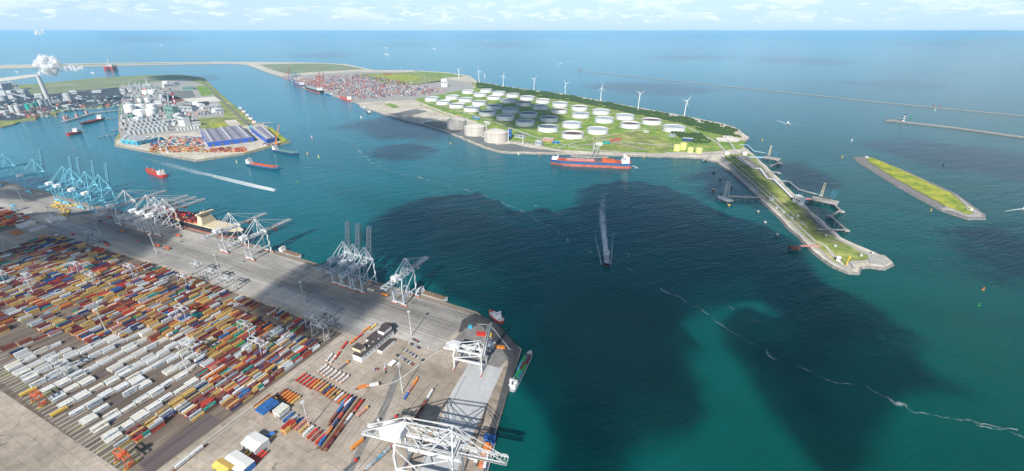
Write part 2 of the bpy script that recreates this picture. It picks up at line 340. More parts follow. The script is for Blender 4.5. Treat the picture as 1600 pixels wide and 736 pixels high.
def patch(name, pts, z, m, px=True, kind='structure'):
    P = [G(x, y, z) for x, y in pts] if px else [Vector((p[0], p[1], z)) for p in pts]
    P = [Vector((p[0], p[1], 0)) for p in P]
    if m in ORGANIC: P = ragged(P, 12, 3.2 if P[0].y > 1200 else 1.8)
    A = sum(P[i].x*P[(i+1) % len(P)].y-P[(i+1) % len(P)].x*P[i].y for i in range(len(P)))
    if A < 0: P = P[::-1]
    tr = tessellate_polygon([P]); mb = MB(m); mb.add([(p.x, p.y, z) for p in P], [t if ((P[t[1]]-P[t[0]]).cross(P[t[2]]-P[t[0]])).z > 0 else t[::-1] for t in tr])
    return tag(mb.build(name), kind=kind)
def strip(mb, P, w, z=None):                 # flat ribbon along world points
    P = [Vector(p) for p in P]; n = len(P); L_ = []; R_ = []
    for i in range(n):
        d = (P[min(i+1, n-1)]-P[max(i-1, 0)]); d.z = 0; d.normalize(); nn = Vector((-d.y, d.x, 0))*(w[i] if isinstance(w, (list, tuple)) else w)/2
        zz = P[i].z if z is None else z
        L_.append((P[i].x+nn.x, P[i].y+nn.y, zz)); R_.append((P[i].x-nn.x, P[i].y-nn.y, zz))
    mb.add(L_+R_, [(n+i, n+i+1, i+1, i) for i in range(n-1)])
def road(name, pts, w, z, m='asphalt_mid', px=True):
    mb = MB(m); strip(mb, [G(x, y, z) for x, y in pts] if px else pts, w, z); return tag(mb.build(name), kind='structure')

# container terminal
SEQ = [G(745,487), G(806,538), G(815,545), G(757,730)]
d_ = (SEQ[3]-SEQ[2]).normalized(); SEQ.append(SEQ[3]+d_*260)
term = [T(-2600,0), T(-1424,0), T(-900,0), T(-450,0)]+SEQ+[Vector((-2600, SEQ[4].y, 0))]
land('quay', term, 5.0, 'quay_rust', 'asphalt', px=False)
def tp(name, ab, z, m): return patch(name, [T(a, b) for a, b in ab], z, m, px=False)
tp('quay_apron', [(-2500,-4),(-1424,-4),(-900,-4),(-450,-4),(-2,-4),(-2,-96),(-30,-96),(-95,-96),(-110,-116),(-450,-116),(-860,-116),(-1450,-112),(-2500,-112)], 5.04, 'apron')
tp('quay_edge', [(-2500,-.5),(-1424,-.5),(-900,-.5),(-450,-.5),(-1,-.5),(-1,-9),(-450,-9),(-900,-9),(-1424,-9),(-2500,-9)], 5.08, 'quay_rust')
tp('container_yard', [(-865,-122),(-450,-122),(-134,-122),(-134,-356),(-450,-366),(-865,-366),(-900,-300)], 5.04, 'yard_ground')
tp('empty_row', [(-158,-281),(-136,-281),(-136,-346),(-158,-346)], 5.08, 'yard_plum')
for k in range(2, 12, 3): tp('worn_row', [(-158-22*k,-285),(-148-22*k,-285),(-148-22*k,-344),(-158-22*k,-344)], 5.07, 'yard_plum')
tp('far_yard', [(-1700,-116),(-985,-116),(-985,-190),(-1060,-260),(-1700,-260)], 5.04, 'yard_ground')
patch('corner_road', [(742,489),(775,503),(806,538),(813,546),(800,595),(778,660),(758,726),(740,730),(765,650),(788,590),(794,566),(785,545),(740,512),(716,520),(722,500)], 5.06, 'asphalt_dark')
patch('corner_lot', [(728,512),(752,508),(786,548),(794,560),(780,575),(735,562),(700,540)], 5.10, 'asphalt_mid')
patch('white_slab', [(737,562),(786,574),(757,640),(728,700),(706,760),(640,760),(652,736),(684,668),(706,612)], 5.09, 'slab_white')
patch('depot_strip', [(617,583),(627,586),(600,655),(575,690),(548,745),(538,742),(565,688),(590,650)], 5.08, 'asphalt_mid')
patch('quay_track', [(787,574),(794,570),(775,640),(752,700),(738,745),(706,760),(728,700),(757,640)], 5.12, 'quay_rust')
patch('parking_lot', [(655,523),(700,540),(655,578),(618,566)], 5.05, 'asphalt_mid') if 0 else None

# lines and rails of the apron
rl = MB('rail')
for b in (-6, -38, -44, -52, -56.5, -61, -66, -70, -76): strip(rl, [T(a, b) for a in (-2400,-1424,-900,-450,-4)], .7 if b in (-6,-38) else .45, 5.11)
tag(rl.build('rail'), kind='structure')
lm = MB('lane_paint')
for b in (-11, -84): strip(lm, [T(a, b) for a in (-2400,-1424,-900,-450,-6)], .5, 5.12)
for a in range(-60, -860, -44): strip(lm, [T(a, -96), T(a, -84)], .3, 5.12)
# yard edge road and its white line
strip(lm, [T(-127,-90), T(-127,-345)], .6, 5.12); strip(lm, [T(-122,-120), T(-122,-345)], .3, 5.12)
for i in range(9): strip(lm, [T(-62+5*i,-262), T(-66+5*i,-196)] if 0 else [G(520+9*i,695), G(575+7*i,622)], .25, 5.12)
for i in range(8): strip(lm, [T(-112,-150-14*i), T(-96,-150-14*i)], .3, 5.12)
for i in range(7): strip(lm, [T(-104+8*i,-270), T(-104+8*i,-318)], .3, 5.12)
strip(lm, [T(-112,-268), T(-50,-268)], .3, 5.12); strip(lm, [T(-112,-318), T(-50,-318)], .3, 5.12)
def curve(pts, n=8):
    out = []; P = [Vector(p) for p in pts]
    for i in range(len(P)-1):
        p0, p1, p2, p3 = P[max(i-1,0)], P[i], P[i+1], P[min(i+2,len(P)-1)]
        for k in range(n):
            t = k/n; out.append(.5*((2*p1)+(p2-p0)*t+(2*p0-5*p1+4*p2-p3)*t*t+(3*p1-p0-3*p2+p3)*t**3))
    return out+[P[-1]]
strip(lm, curve([G(x, y) for x, y in ((556,613),(575,605),(598,602),(622,594),(655,570),(680,552),(692,548))]), .9, 5.12)
strip(lm, curve([G(x, y) for x, y in ((745,507),(758,507),(770,513),(785,532),(797,547))]), .9, 5.14)
strip(lm, [G(560,533), G(590,508), G(600,500)], .3, 5.12)
for a, b, c, d in ((640,540,700,548),(700,548,712,540)): pass
tag(lm.build('lane_marking'), kind='structure')
# rails in the yard blocks and the tapering finger strips with weeds
yr = MB('rail')
for k in range(0, 33): strip(yr, [T(-137-22*k,-118), T(-137-22*k,-360)], .5, 5.11)
for x0, y0, x1, y1 in ((505,700,583,600),(560,733,672,600),(572,736,684,600),(655,736,727,588)): strip(yr, [G(x0,y0), G(x1,y1)], .5, 5.13)
tag(yr.build('rail'), kind='structure')
wd = MB('grass'); cs = MB('concrete')
for k in range(1, 32):
    a = -148-22*k
    if a < -860: break
    r = random.random
    for j in range(3):
        aa = a-7+7*j+r()*2
        if r() < .4: L_ = 10+r()*16; strip(wd, [T(aa,-(358-L_)), T(aa+.3,-357)], .8+r()*1.0, 5.13)
        L_ = 12+r()*14; strip(cs, [T(aa+2.6,-(359-L_)), T(aa+2.6,-359)], 1.6, 5.15)
tag(wd.build('weeds'), kind='stuff'); tag(cs.build('kerb_strip'), kind='structure')

# peninsula with the chemical works, far power station land
penin = [(-700,230),(-700,150),(-300,143),(0,134),(60,131),(150,122),(230,117.5),(281,116.5),(318,121.5),(345,147),(372,170),(400,193),(425,205),(454,221),(380,240),(307,250.5),(270,244),(180.5,227),(180.5,215),(189,205),(186,190),(187,165),(170,166.5),(130,170),(88,175.5),(88,181),(60,181),(55,187),(30,190),(21,194),(0,199),(-300,215)]
land('peninsula', penin, 4.0, 'stone', 'grass', slope=5)
patch('meadow', [(37,136),(150,124),(230,119.5),(281,118.5),(312,122.5),(250,128.5),(190,133),(120,143),(50,152),(30,146)], 4.2, 'meadow_far')
patch('coal_yard', [(-300,160),(20,149),(80,147),(120,141),(185,136),(192,150),(186,164),(160,164),(90,172),(60,179),(30,187),(-300,205)], 4.3, 'coal')
patch('works_ground', [(190,134),(250,128),(290,124),(322,134),(350,170),(352,196),(345,200),(189,220),(185,196),(189,170)], 4.3, 'concrete')
patch('brown_lot', [(254,142),(300,141),(306,152),(256,156)], 4.5, 'mud'); patch('rust_lot', [(252,150),(270,149),(290,156),(262,164)], 4.5, 'rust')
patch('green_lot', [(305,135),(325,133),(332,148),(316,151)], 4.5, 'grass_green')
patch('pale_lot', [(285,155),(335,151),(346,158),(300,161)], 4.6, 'sand_bright')
patch('grass_lot', [(308,185),(362,182),(372,197),(322,203),(312,198)], 4.5, 'grass'); patch('yellow_lot', [(326,193),(350,190),(356,197),(332,200)], 4.7, 'grass_yellow')
patch('sand_lot', [(350,188),(368,187),(377,194),(372,198),(358,197)], 4.75, 'sand')
patch('port_ground', [(182,217),(345,201),(395,196),(412,193),(446,220),(380,239),(307,249.6),(270,243.2),(181,226.3)], 4.5, 'sand')
patch('tip_grass', [(414,199),(424,199),(449,219.5),(438,223)], 4.8, 'grass_yellow')
road('dyke_road', [(316,126),(340,150),(372,180),(396,200)], 12, 4.9, 'asphalt_mid')
road('road', [(192,222),(230,211),(300,204),(360,199),(405,193)], 14, 4.9, 'concrete_pale'); road('road', [(253,148),(262,168),(272,190)], 10, 4.8, 'concrete_pale')
road('road', [(120,143),(190,135),(250,129),(300,125)], 12, 4.8, 'sand_bright')

# sandy outer coast, far container terminal, tank farm and the long tongue
main = [(-700,106),(0,101.5),(125,99),(250,97.3),(340,96.6),(400,96.8),(480,97.5),(540,100),(585,109.5),(640,109.6),(700,113.3),(735,118.6),(745,127),(797,136),(885,147),(990,166.5),(1067,180.5),(1130,193),(1151,200),(1171,215),(1156,224),(1177,240.5),(1208,270),(1256,318),(1314,371),(1378,399),(1395,411),(1381,418),(1358,415),(1344,416),(1341,425),(1325,424),(1303,415),(1270,391),(1226,347),(1171,294),(1134,262.5),(1120,252),(1098,246.5),(1071,245),(990,242.5),(885,240),(798,238.5),(780,237),(759,231),(700,206.5),(661,194.5),(630,187.5),(597.5,177.5),(565,166),(555,159.5),(532.5,153.7),(505,143.7),(477.5,138.7),(460,128.7),(445,121.5),(417.5,113),(400,106.5),(385,101),(362,99.2),(250,101),(165,103),(50,106),(0,107.3),(-700,114)]
land('coast', main, 4.0, 'stone', 'sand', slope=4)
land('sand_bar', [(-400,150),(-200,130),(0,122),(40,117),(57,116),(58,119),(30,123),(0,127),(-200,140)], 3.0, 'sand', 'sand_bright', slope=12)
patch('dune_meadow', [(405,101),(450,99.5),(500,99),(535,101.5),(570,108),(480,113),(450,116),(425,109)], 4.3, 'meadow_far')
patch('dune_meadow', [(60,102),(170,99.6),(250,98.7),(330,98),(330,98.5),(250,99.6),(170,101),(60,104)], 4.3, 'meadow_far')
patch('far_terminal', [(462,128),(480,117),(560,112),(620,113),(690,136),(690,150),(640,156),(560,160),(533,153),(505,143),(478,138)], 4.3, 'concrete')
patch('dune_meadow', [(556,116),(640,112.5),(690,118),(700,126),(640,134),(600,131)], 4.6, 'grass'); patch('flower_meadow', [(575,117),(640,116),(660,121),(640,128),(590,122)], 4.8, 'grass_yellow')
patch('dune_meadow', [(645,111),(700,114.5),(728,119),(700,121),(660,116)], 4.7, 'grass_green')
patch('works_yard', [(640,134),(700,124),(745,131),(735,139),(695,146),(665,144)], 4.6, 'concrete')
patch('mud_pool', [(612,178),(650,170),(668,174),(640,181)], 4.5, 'mud'); patch('green_patch', [(602,163),(610,161),(625,167),(614,169)], 4.5, 'grass_green')
patch('quay_pavement', [(662,191),(700,189),(735,203),(775,226),(800,224),(830,231),(885,238),(798,237),(780,235.5),(760,229.5),(700,205),(663,194)], 4.4, 'mud')
patch('tank_farm', [(646,155),(690,147),(745,137),(800,140),(885,155),(985,175),(1065,190),(1130,205),(1165,222),(1160,232),(1120,236),(1040,239),(940,237),(880,234),(790,218),(745,190),(690,173)], 4.6, 'grass_green')
patch('farm_meadow', [(935,214),(1000,205),(1060,225),(1040,236),(940,235),(915,226)], 4.75, 'grass')
patch('dyke_meadow', [(735,128),(800,140),(885,151),(985,171),(1065,186),(1125,198),(1160,214),(1150,217),(1065,195),(985,180),(885,160),(800,147),(745,138)], 4.75, 'grass')
for pts, w in (([(660,158),(700,168),(760,186),(830,212),(905,232),(1000,240),(1090,241),(1150,240)], 9), ([(745,139),(830,152),(920,170),(1000,186),(1075,199),(1120,222),(1135,238)], 8),
               ([(845,203),(930,216),(1000,224),(1100,233)], 9), ([(700,168),(760,155),(800,146)], 7), ([(930,216),(1010,200),(1075,199)], 7), ([(870,232),(900,222),(930,216)], 7)):
    road('road', pts, w, 5.0, 'concrete_pale')
for pts in ([(690,186),(780,218),(850,226)], [(895,228),(960,222),(1010,234)]): road('pipe_track', pts, 12, 4.9, 'concrete')
# the tongue
patch('tongue_bank', [(1160,236),(1178,243),(1206,272),(1254,320),(1312,373),(1374,402),(1362,409),(1340,411),(1331,421),(1318,418),(1300,410),(1271,387),(1228,343),(1173,291),(1137,261),(1122,250)], 4.3, 'stone_pale')
patch('tongue_grass', [(1131,241),(1172,241),(1200,270),(1250,321),(1306,373),(1362,401),(1350,407),(1331,407),(1320,416),(1303,408),(1276,385),(1232,343),(1178,291),(1142,259)], 4.6, 'grass')
patch('pipe_field', [(1150,243),(1166,243),(1200,271),(1228,300),(1262,335),(1308,371),(1285,362),(1248,322),(1215,290),(1182,266)], 4.75, 'asphalt_mid')
road('road', [(1125,243),(1150,262),(1196,303),(1240,345),(1275,378),(1290,384)], 5, 4.9, 'concrete_pale'); road('road', [(1290,384),(1303,400),(1318,415)], 5, 4.95, 'concrete_pale')
road('road', [(1133,241),(1170,272),(1215,313),(1262,356)], 3, 4.9, 'sand')
road('road', [(1108,198),(1130,210),(1145,228),(1152,241)], 7, 4.95, 'concrete_pale'); road('road', [(1040,238),(1100,238.5),(1158,240)], 10, 5.05, 'concrete_pale')
patch('rubble_lot', [(1118,215),(1150,214),(1160,218),(1150,222),(1122,221)], 4.9, 'sand_bright')
tag(MB('stone_pale').prism([G(x,y,3) for x,y in ((1355,399),(1381,400),(1393,410),(1380,416.5),(1360,413.5),(1357,408))], -1, 5.2, slope=4).build('stone_bank'), kind='structure')
hook = MB('concrete_pale'); strip(hook, [G(x,y,5.6) for x,y in ((1357,409),(1340,409.5),(1332,412),(1336,418),(1331,421.5),(1322,420))], 5, 5.7); tag(hook.build('hook_path'), kind='structure')
# island
isl = [(1335,245.5),(1355,244),(1402,261),(1489,300),(1536,333),(1537,340.5),(1512.5,341),(1473,328),(1402,289),(1347,255.5)]
land('island', isl, 2.5, 'stone', 'stone', slope=7)
patch('island_grass', [(1352,246),(1362,246),(1400,261.5),(1486,302),(1521,334),(1508,334),(1470,318),(1400,279),(1360,254)], 3.4, 'grass_yellow')
patch('island_shore', [(1489,302),(1534,334),(1535,339),(1514,339.5),(1476,326),(1478,322),(1510,335),(1522,334)], 2.9, 'stone_pale')
# moles
for nm, pts, w, z, mt_ in (('mole', [(905,110.5),(1010,121.5),(1150,136),(1386,160.5),(1600,181),(1800,199)], 11, 2.2, 'stone_pale'), ('mole', [(1385,187.3),(1406,189.3),(1485,198),(1600,213.6),(1800,239)], 14, 4.0, 'stone_pale')):
    P = [G(x, y, z) for x, y in pts]; L_ = []; R_ = []
    for i in range(len(P)):
        d = (P[min(i+1, len(P)-1)]-P[max(i-1, 0)]).normalized(); nn = Vector((-d.y, d.x, 0))*w/2; L_.append(P[i]+nn); R_.append(P[i]-nn)
    tag(MB('stone').prism(L_+R_[::-1], -1, z, slope=5, top=mt_).build(nm), kind='structure')
patch('mole_head', [(1381,186.5),(1392,185.6),(1410,188),(1412,191),(1396,189.5)], 2.5, 'stone')

# dune scrub behind the tank farm: thousands of low bushes
def scrub(name, poly, n, z, hmin, hmax, m, label):
    P = [G(x, y, z) for x, y in poly]; xs = [p.x for p in P]; ys = [p.y for p in P]; mb = MB(m); k = 0
    def inside(x, y):
        c = False
        for i in range(len(P)):
            a, b = P[i], P[i-1]
            if (a.y > y) != (b.y > y) and x < (b.x-a.x)*(y-a.y)/(b.y-a.y)+a.x: c = not c
        return c
    while k < n:
        x = random.uniform(min(xs), max(xs)); y = random.uniform(min(ys), max(ys))
        if not inside(x, y): continue
        if noise.noise(Vector((x*.02, y*.02, 3))) < -.28: k += 1; continue
        k += 1; h = random.uniform(hmin, hmax)*(1+.5*noise.noise(Vector((x*.01, y*.01, 0)))); r = h*random.uniform(.5, .9)
        for q in range(3):
            ox, oy = random.uniform(-r, r)*.7, random.uniform(-r, r)*.7; vs = []
            for (a, b, c) in ((1,0,0),(-.6,.8,0),(-.6,-.8,0),(.3,.9,.1),(.5,-.7,.2),(0,0,1),(.2,.2,.85)): vs.append((x+ox+a*r*random.uniform(.6,1), y+oy+b*r*random.uniform(.6,1), z+h*(c*random.uniform(.8,1)+.1)))
            mb.add(vs, [(0,3,5),(3,1,5),(1,2,5),(2,4,5),(4,0,5),(0,6,3),(1,6,3)])
    return tag(mb.build(name), label, 'scrub', kind='stuff')
ramp_mat('scrub_leaf', [(.3,(.025,.05,.02)),(.5,(.04,.08,.025)),(.7,(.08,.12,.04))], .06)
scrub('dune_scrub', [(745,128.5),(800,138),(885,149),(985,168),(1067,183),(1128,196),(1150,203),(1163,215),(1140,213),(1100,206),(1065,193),(985,177),(885,157),(790,146),(745,137)], 7500, 4, 4, 9, 'scrub_leaf', 'dark green scrub covering the dune behind the white oil tanks')
scrub('scrub', [(1048,207),(1095,210),(1112,222),(1090,225),(1060,215)], 500, 4, 4, 8, 'scrub_leaf', 'patch of green scrub right of the last white oil tank')

# ------------------------------------------------------------------ clouds overhead (above and behind the aeroplane); their shade lies on the water and the land
def cloud_mat():
    m = bpy.data.materials.new('cloud_vapour'); m.use_nodes = True; nt = m.node_tree; nt.nodes.clear(); N = nt.nodes.new; L = nt.links.new
    at = N('ShaderNodeAttribute'); at.attribute_name = 'vapour'; geo = N('ShaderNodeNewGeometry')
    nz = N('ShaderNodeTexNoise'); nz.inputs['Scale'].default_value = .006; nz.inputs['Detail'].default_value = 6; nz.inputs['Roughness'].default_value = .6; L(geo.outputs['Position'], nz.inputs['Vector'])
    a = N('ShaderNodeMath'); a.operation = 'MULTIPLY_ADD'; L(nz.outputs[0], a.inputs[0]); a.inputs[1].default_value = 1.1; a.inputs[2].default_value = -.55
    s = N('ShaderNodeMath'); s.operation = 'ADD'; L(a.outputs[0], s.inputs[0]); L(at.outputs['Fac'], s.inputs[1])
    r = N('ShaderNodeMapRange'); r.interpolation_type = 'SMOOTHSTEP'; r.inputs[1].default_value = .31; r.inputs[2].default_value = .62; r.inputs[4].default_value = .79; L(s.outputs[0], r.inputs[0])
    tr = N('ShaderNodeBsdfTransparent'); df = N('ShaderNodeBsdfDiffuse'); df.inputs[0].default_value = (.85,.87,.9,1); tl = N('ShaderNodeBsdfTranslucent'); tl.inputs[0].default_value = (.8,.82,.85,1)
    m1_ = N('ShaderNodeMixShader'); L(df.outputs[0], m1_.inputs[1]); L(tl.outputs[0], m1_.inputs[2])
    m2_ = N('ShaderNodeMixShader'); L(r.outputs[0], m2_.inputs[0]); L(tr.outputs[0], m2_.inputs[1]); L(m1_.outputs[0], m2_.inputs[2])
    o = N('ShaderNodeOutputMaterial'); L(m2_.outputs[0], o.inputs[0]); return m
CM = cloud_mat()
SHADE = [  # outline of the shade in the photograph, cloud height, softness in metres
 ([(560,365),(600,338),(700,318),(740,322),(785,348),(850,352),(905,338),(910,315),(918,305),(961,297),(1048,308),(1091,326),(1110,348),(1172,364),(1227,385),(1283,429),(1308,472),(1345,487),(1395,528),(1475,590),(1420,608),(1358,627),(1345,680),(1335,760),(1290,760),(1240,700),(1212,650),(1196,610),(1176,580),(1164,552),(1180,532),(1212,540),(1258,556),(1238,509),(1184,464),(1134,472),(1073,491),(1042,515),(1048,552),(1085,584),(1097,633),(1010,664),(965,701),(955,800),(862,800),(856,652),(837,577),(812,530),(790,500),(750,470),(690,440),(630,410),(575,392)], 650, 27),
 ([(545,197),(600,184),(665,193),(705,207),(665,222),(600,217)], 800, 60), ([(575,240),(620,234),(660,243),(620,252)], 800, 40),
 ([(1075,292),(1118,272),(1165,282),(1203,308),(1185,325),(1120,312)], 700, 40), ([(1225,268),(1265,262),(1290,285),(1250,300)], 700, 40), ([(1240,340),(1290,330),(1320,352),(1280,366)], 700, 35),
 ([(748,172),(800,160),(850,172),(875,190),(850,203),(790,198)], 800, 50), ([(1135,258),(1165,258),(1198,282),(1208,305),(1180,302),(1150,285)], 700, 22),
 ([(-60,352),(60,352),(100,345),(150,345),(190,340),(222,362),(245,385),(222,402),(140,404),(60,412),(-60,440)], 520, 22), ([(-60,292),(0,291),(60,296),(92,304),(66,313),(0,307),(-60,307)], 520, 18),
 ([(400,474),(440,440),(500,440),(540,452),(590,470),(565,492),(540,512),(490,522),(440,500)], 480, 16),
 ([(250,119),(330,120),(325,127),(240,126)], 900, 90),
 ([(915,136),(960,131),(1060,134),(1120,141),(1070,149),(980,146)], 1100, 60), ([(1200,88),(1290,92),(1335,99),(1290,103),(1180,97)], 1300, 250),
 ([(1325,131),(1420,127),(1480,134),(1420,141)], 1100, 120), ([(1365,234),(1450,226),(1560,240),(1660,262),(1620,290),(1480,262)], 800, 90), ([(1500,385),(1640,375),(1660,430),(1560,425)], 650, 50),
 ([(440,86),(520,83),(560,87),(500,91)], 1300, 250), ([(150,62),(260,60),(300,63),(200,66)], 2600, 500), ([(1010,88),(1100,86),(1150,91),(1070,94)], 1300, 250), ([(60,290),(120,283),(160,300),(110,305)], 520, 12) if 0 else ([(700,70),(800,68),(880,72),(780,75)], 2600, 300),
 ([(560,70),(640,68),(690,71),(620,73)], 2600, 300), ([(1330,69),(1500,67),(1600,71),(1450,74)], 2600, 300),
]
cv = []; cf = []; cd = []
for pts, alt, soft in SHADE:
    soft *= 2.3
    P = [G(x, y, 0).to_2d() for x, y in pts]; n = len(P)
    x0 = min(p.x for p in P)-soft; x1 = max(p.x for p in P)+soft; y0 = min(p.y for p in P)-soft; y1 = max(p.y for p in P)+soft
    st = max((x1-x0), (y1-y0))/64; nx = int((x1-x0)/st)+2; ny = int((y1-y0)/st)+2
    D = {}
    for i in range(nx):
        for j in range(ny):
            q = Vector((x0+i*st, y0+j*st)); c = False; dm = 1e9
            for k in range(n):
                a, b = P[k], P[k-1]
                if (a.y > q.y) != (b.y > q.y) and q.x < (b.x-a.x)*(q.y-a.y)/(b.y-a.y)+a.x: c = not c
                ab = b-a; t = max(0, min(1, (q-a).dot(ab)/ab.length_squared)); dm = min(dm, (q-a-ab*t).length)
            D[i, j] = max(0, min(1, .5+(dm if c else -dm)/(2*soft)))
    off_ = S/S.z*alt; base = len(cv); idx = {}
    for s_ in (0, 1):
        for (i, j), dd in D.items():
            th = (alt*.16)*dd if s_ else -(alt*.03)*dd
            idx[i, j, s_] = len(cv); cv.append((x0+i*st+off_.x, y0+j*st+off_.y, alt+th*(1+.5*noise.noise(Vector((i*.35, j*.35, s_*9)))))); cd.append(dd)
    for i in range(nx-1):
        for j in range(ny-1):
            if max(D[i,j], D[i+1,j], D[i,j+1], D[i+1,j+1]) > .02:
                q = [(i,j),(i+1,j),(i+1,j+1),(i,j+1)]
                cf.append([idx[(*k, 1)] for k in q]); cf.append([idx[(*k, 0)] for k in q][::-1])
me = bpy.data.meshes.new('clouds'); me.from_pydata(cv, [], cf); me.materials.append(CM)
at = me.attributes.new('vapour', 'FLOAT', 'POINT'); at.data.foreach_set('value', cd)
me.polygons.foreach_set('use_smooth', [True]*len(cf)); me.update()
tag((lambda o: (COL.objects.link(o), o)[1])(bpy.data.objects.new('clouds', me)), kind='stuff')

# ------------------------------------------------------------------ the air
hm = bpy.data.materials.new('haze'); hm.use_nodes = True; hn = hm.node_tree; hn.nodes.clear()
pv = hn.nodes.new('ShaderNodeVolumePrincipled'); pv.inputs['Color'].default_value = (.42,.76,1,1); pv.inputs['Density'].default_value = 3.9e-5; pv.inputs['Anisotropy'].default_value = 0
ho = hn.nodes.new('ShaderNodeOutputMaterial'); hn.links.new(pv.outputs[0], ho.inputs['Volume'])
hb = MB(hm).box((0, 0, 188), (114000, 114000, 384)).build('haze'); tag(hb, kind='stuff')
# ------------------------------------------------------------------ ship-to-shore cranes. Local frame: +y out to sea, waterside rail at y = 0, x along the quay
def sts(name, paint, boom_up, label, group, loc, rz, gauge=30, wide=18, zp=44, za=64, out=52, back=27, style='grey', house='white_metal', bog='orange_red', panel=True):
    r = root(name, loc, rz, label, 'quay crane', group); w2 = wide/2; P = M[paint]; tp_ = 7
    for y in (0, -gauge):
        for x in (-w2, w2):
            mb = MB(P); mb.beam((x, y, 3), (x, y, 16), 1.4, 1.6)
            if y == 0: mb.beam((x, y, 16), (x, y, zp+1), 1.25, 1.4)
            else:
                if style == 'bent': mb.beam((x, y, 16), (x, y-1, zp*.62), 1.2, 1.4); mb.beam((x, y-1, zp*.6), (x*.8, y+4, zp), 1.1, 1.3)
                else: mb.beam((x, y, 16), (x, y-.5, zp*.75), 1.5, 1.8); mb.beam((x, y-.5, zp*.74), (x, y+2.5, zp+1), 1.4, 1.7)
            mb.build('leg', r)
            mb = MB(bog)
            for k in (-3, 3): mb.bz(x+k, y, .5, 4.6, 1.5, 1.3); mb.cyl((x+k-1.3, y-.35, .45), .45, .7, 8, ax=(0,1,0)); mb.cyl((x+k+1.3, y-.35, .45), .45, .7, 8, ax=(0,1,0))
            mb.m(P).bz(x, y, 1.9, 8.4, 1.3, 1.3); mb.build('bogie', r)
    for y in (0, -gauge): MB(P).beam((-w2, y, 4.2), (w2, y, 4.2), 1.5, 1.7).build('sill_beam', r)
    for x in (-w2, w2):
        MB(P).beam((x, 0, 15), (x, -gauge, 15), 1.5, 2).build('side_beam', r)
        mb = MB(P); mb.beam((x, 0, zp-1), (x, -gauge+.5, 16.5), .9); mb.beam((x, -gauge*.5, 15.5), (x*1, -gauge*.5, zp-18 if style != 'big' else 16), .5)
        if style == 'big': mb.beam((x, -gauge, zp-2), (x, -gauge*.55, 16), .8)
        mb.build('brace', r)
    MB(P).beam((-w2-.8, 0, zp), (w2+.8, 0, zp), 2, 2.4).build('portal_beam', r); MB(P).beam((-w2-.8, -gauge+1, zp), (w2+.8, -gauge+1, zp), 1.8, 2.2).build('portal_beam', r)
    # twin girders over the quay, out to the backreach
    g = MB(P)
    for x in (-4, 4): g.beam((x, 1, zp-2.6), (x, -gauge-back, zp-2.6), 1.3, 2.3)
    for k in range(9): y = 1-k*(gauge+back)/8; g.beam((-4, y, zp-2.4), (4, y, zp-2.4), .7, .8)
    for x in (-5.4, 5.4): g.beam((x, 0, zp-1), (x, -gauge-back, zp-1), .12, 1.0)
    g.build('girder', r)
    # machinery house
    hs = MB(house); hy = -gauge-(1 if style != 'big' else 5); hl, hw, hh = (13, 9.5, 5.2) if style != 'big' else (20, 14, 9)
    hs.prism([(-hw/2, hy-hl/2+1.5), (-hw/2+1.5, hy-hl/2), (hw/2-1.5, hy-hl/2), (hw/2, hy-hl/2+1.5), (hw/2, hy+hl/2-1.5), (hw/2-1.5, hy+hl/2), (-hw/2+1.5, hy+hl/2), (-hw/2, hy+hl/2-1.5)], zp-.9, zp+hh-1.3, slope=.0)
    hs.prism([(-hw/2+1, hy-hl/2+2), (hw/2-1, hy-hl/2+2), (hw/2-1, hy+hl/2-2), (-hw/2+1, hy+hl/2-2)], zp+hh-1.3, zp+hh-.5)
    hm_ = hs.build('machinery_house', r); MB('grey_dark').bz(0, hy-hl/2-.06, zp, 2.4, .12, 2.2).build('door', hm_)
    # A-frame and stays
    af = MB(P); yt = -5 if style == 'grey' else -9 if style == 'bent' else -2
    for x in (-1, 1):
        af.beam((x*w2*.85, 0, zp), (x*2.2, yt, za), 1.1, 1.2); af.beam((x*w2*.85, -gauge*.42, zp-1.5), (x*2.2, yt, za), .7)
    af.beam((-2.8, yt, za), (2.8, yt, za), 1.3, 1.6); af.beam((-w2*.45, yt*.5, (zp+za)/2), (w2*.45, yt*.5, (zp+za)/2), .6); af.build('a_frame', r)
    for x in (-2.4, 2.4): MB(P).beam((x, yt, za), (x*1.7, -gauge-1, zp+.8) if style != 'big' else (x, -gauge+8, za-2), .75).build('back_stay', r)
    # boom: a lattice of two chords with cross members
    bm = MB(P); an = radians(79) if boom_up else (radians(1.2))
    def bp(x, s, h=0): return (x, 2+s*cos(an)-h*sin(an), zp-2.4+s*sin(an)+h*cos(an))
    L_ = out; n = 14
    for x in (-3.7, 3.7):
        bm.beam(bp(x, 0), bp(x, L_), .7, 1.0); bm.beam(bp(x, 0, 3.0), bp(x, L_*.97, 2.2), .55)
        for k in range(n): bm.beam(bp(x, L_*k/n), bp(x, L_*(k+.5)/n, 2.8), .35); bm.beam(bp(x, L_*(k+.5)/n, 2.8), bp(x, L_*(k+1)/n), .35)
    for k in range(n+1): bm.beam(bp(-3.7, L_*k/n), bp(3.7, L_*k/n), .5)
    for k in range(n): s_ = 1 if k % 2 else -1; bm.beam(bp(-3.7*s_, L_*k/n, 2.8), bp(3.7*s_, L_*(k+1)/n*.98, 2.6), .3)
    b_ = bm.build('boom', r)
    mb = MB('grey_dark')
    for x in (-5.2, 5.2): mb.beam(bp(x*.86, 1, 1), bp(x*.86, L_, 1), .15, .9)
    mb.build('walkway', b_)
    if boom_up:
        for x in (-2.4, 2.4): MB(P).beam((x, yt, za), bp(x, L_*.42, 2), .4).build('fore_stay', r)
    else:
        for x in (-2.4, 2.4):
            MB(P).beam((x, yt, za), bp(x, L_*.5, 2), .42).build('fore_stay', r); MB(P).beam((x, yt, za), bp(x, L_*.92, 2), .42).build('fore_stay', r)
    ty = -gauge*.55 if boom_up else out*.35
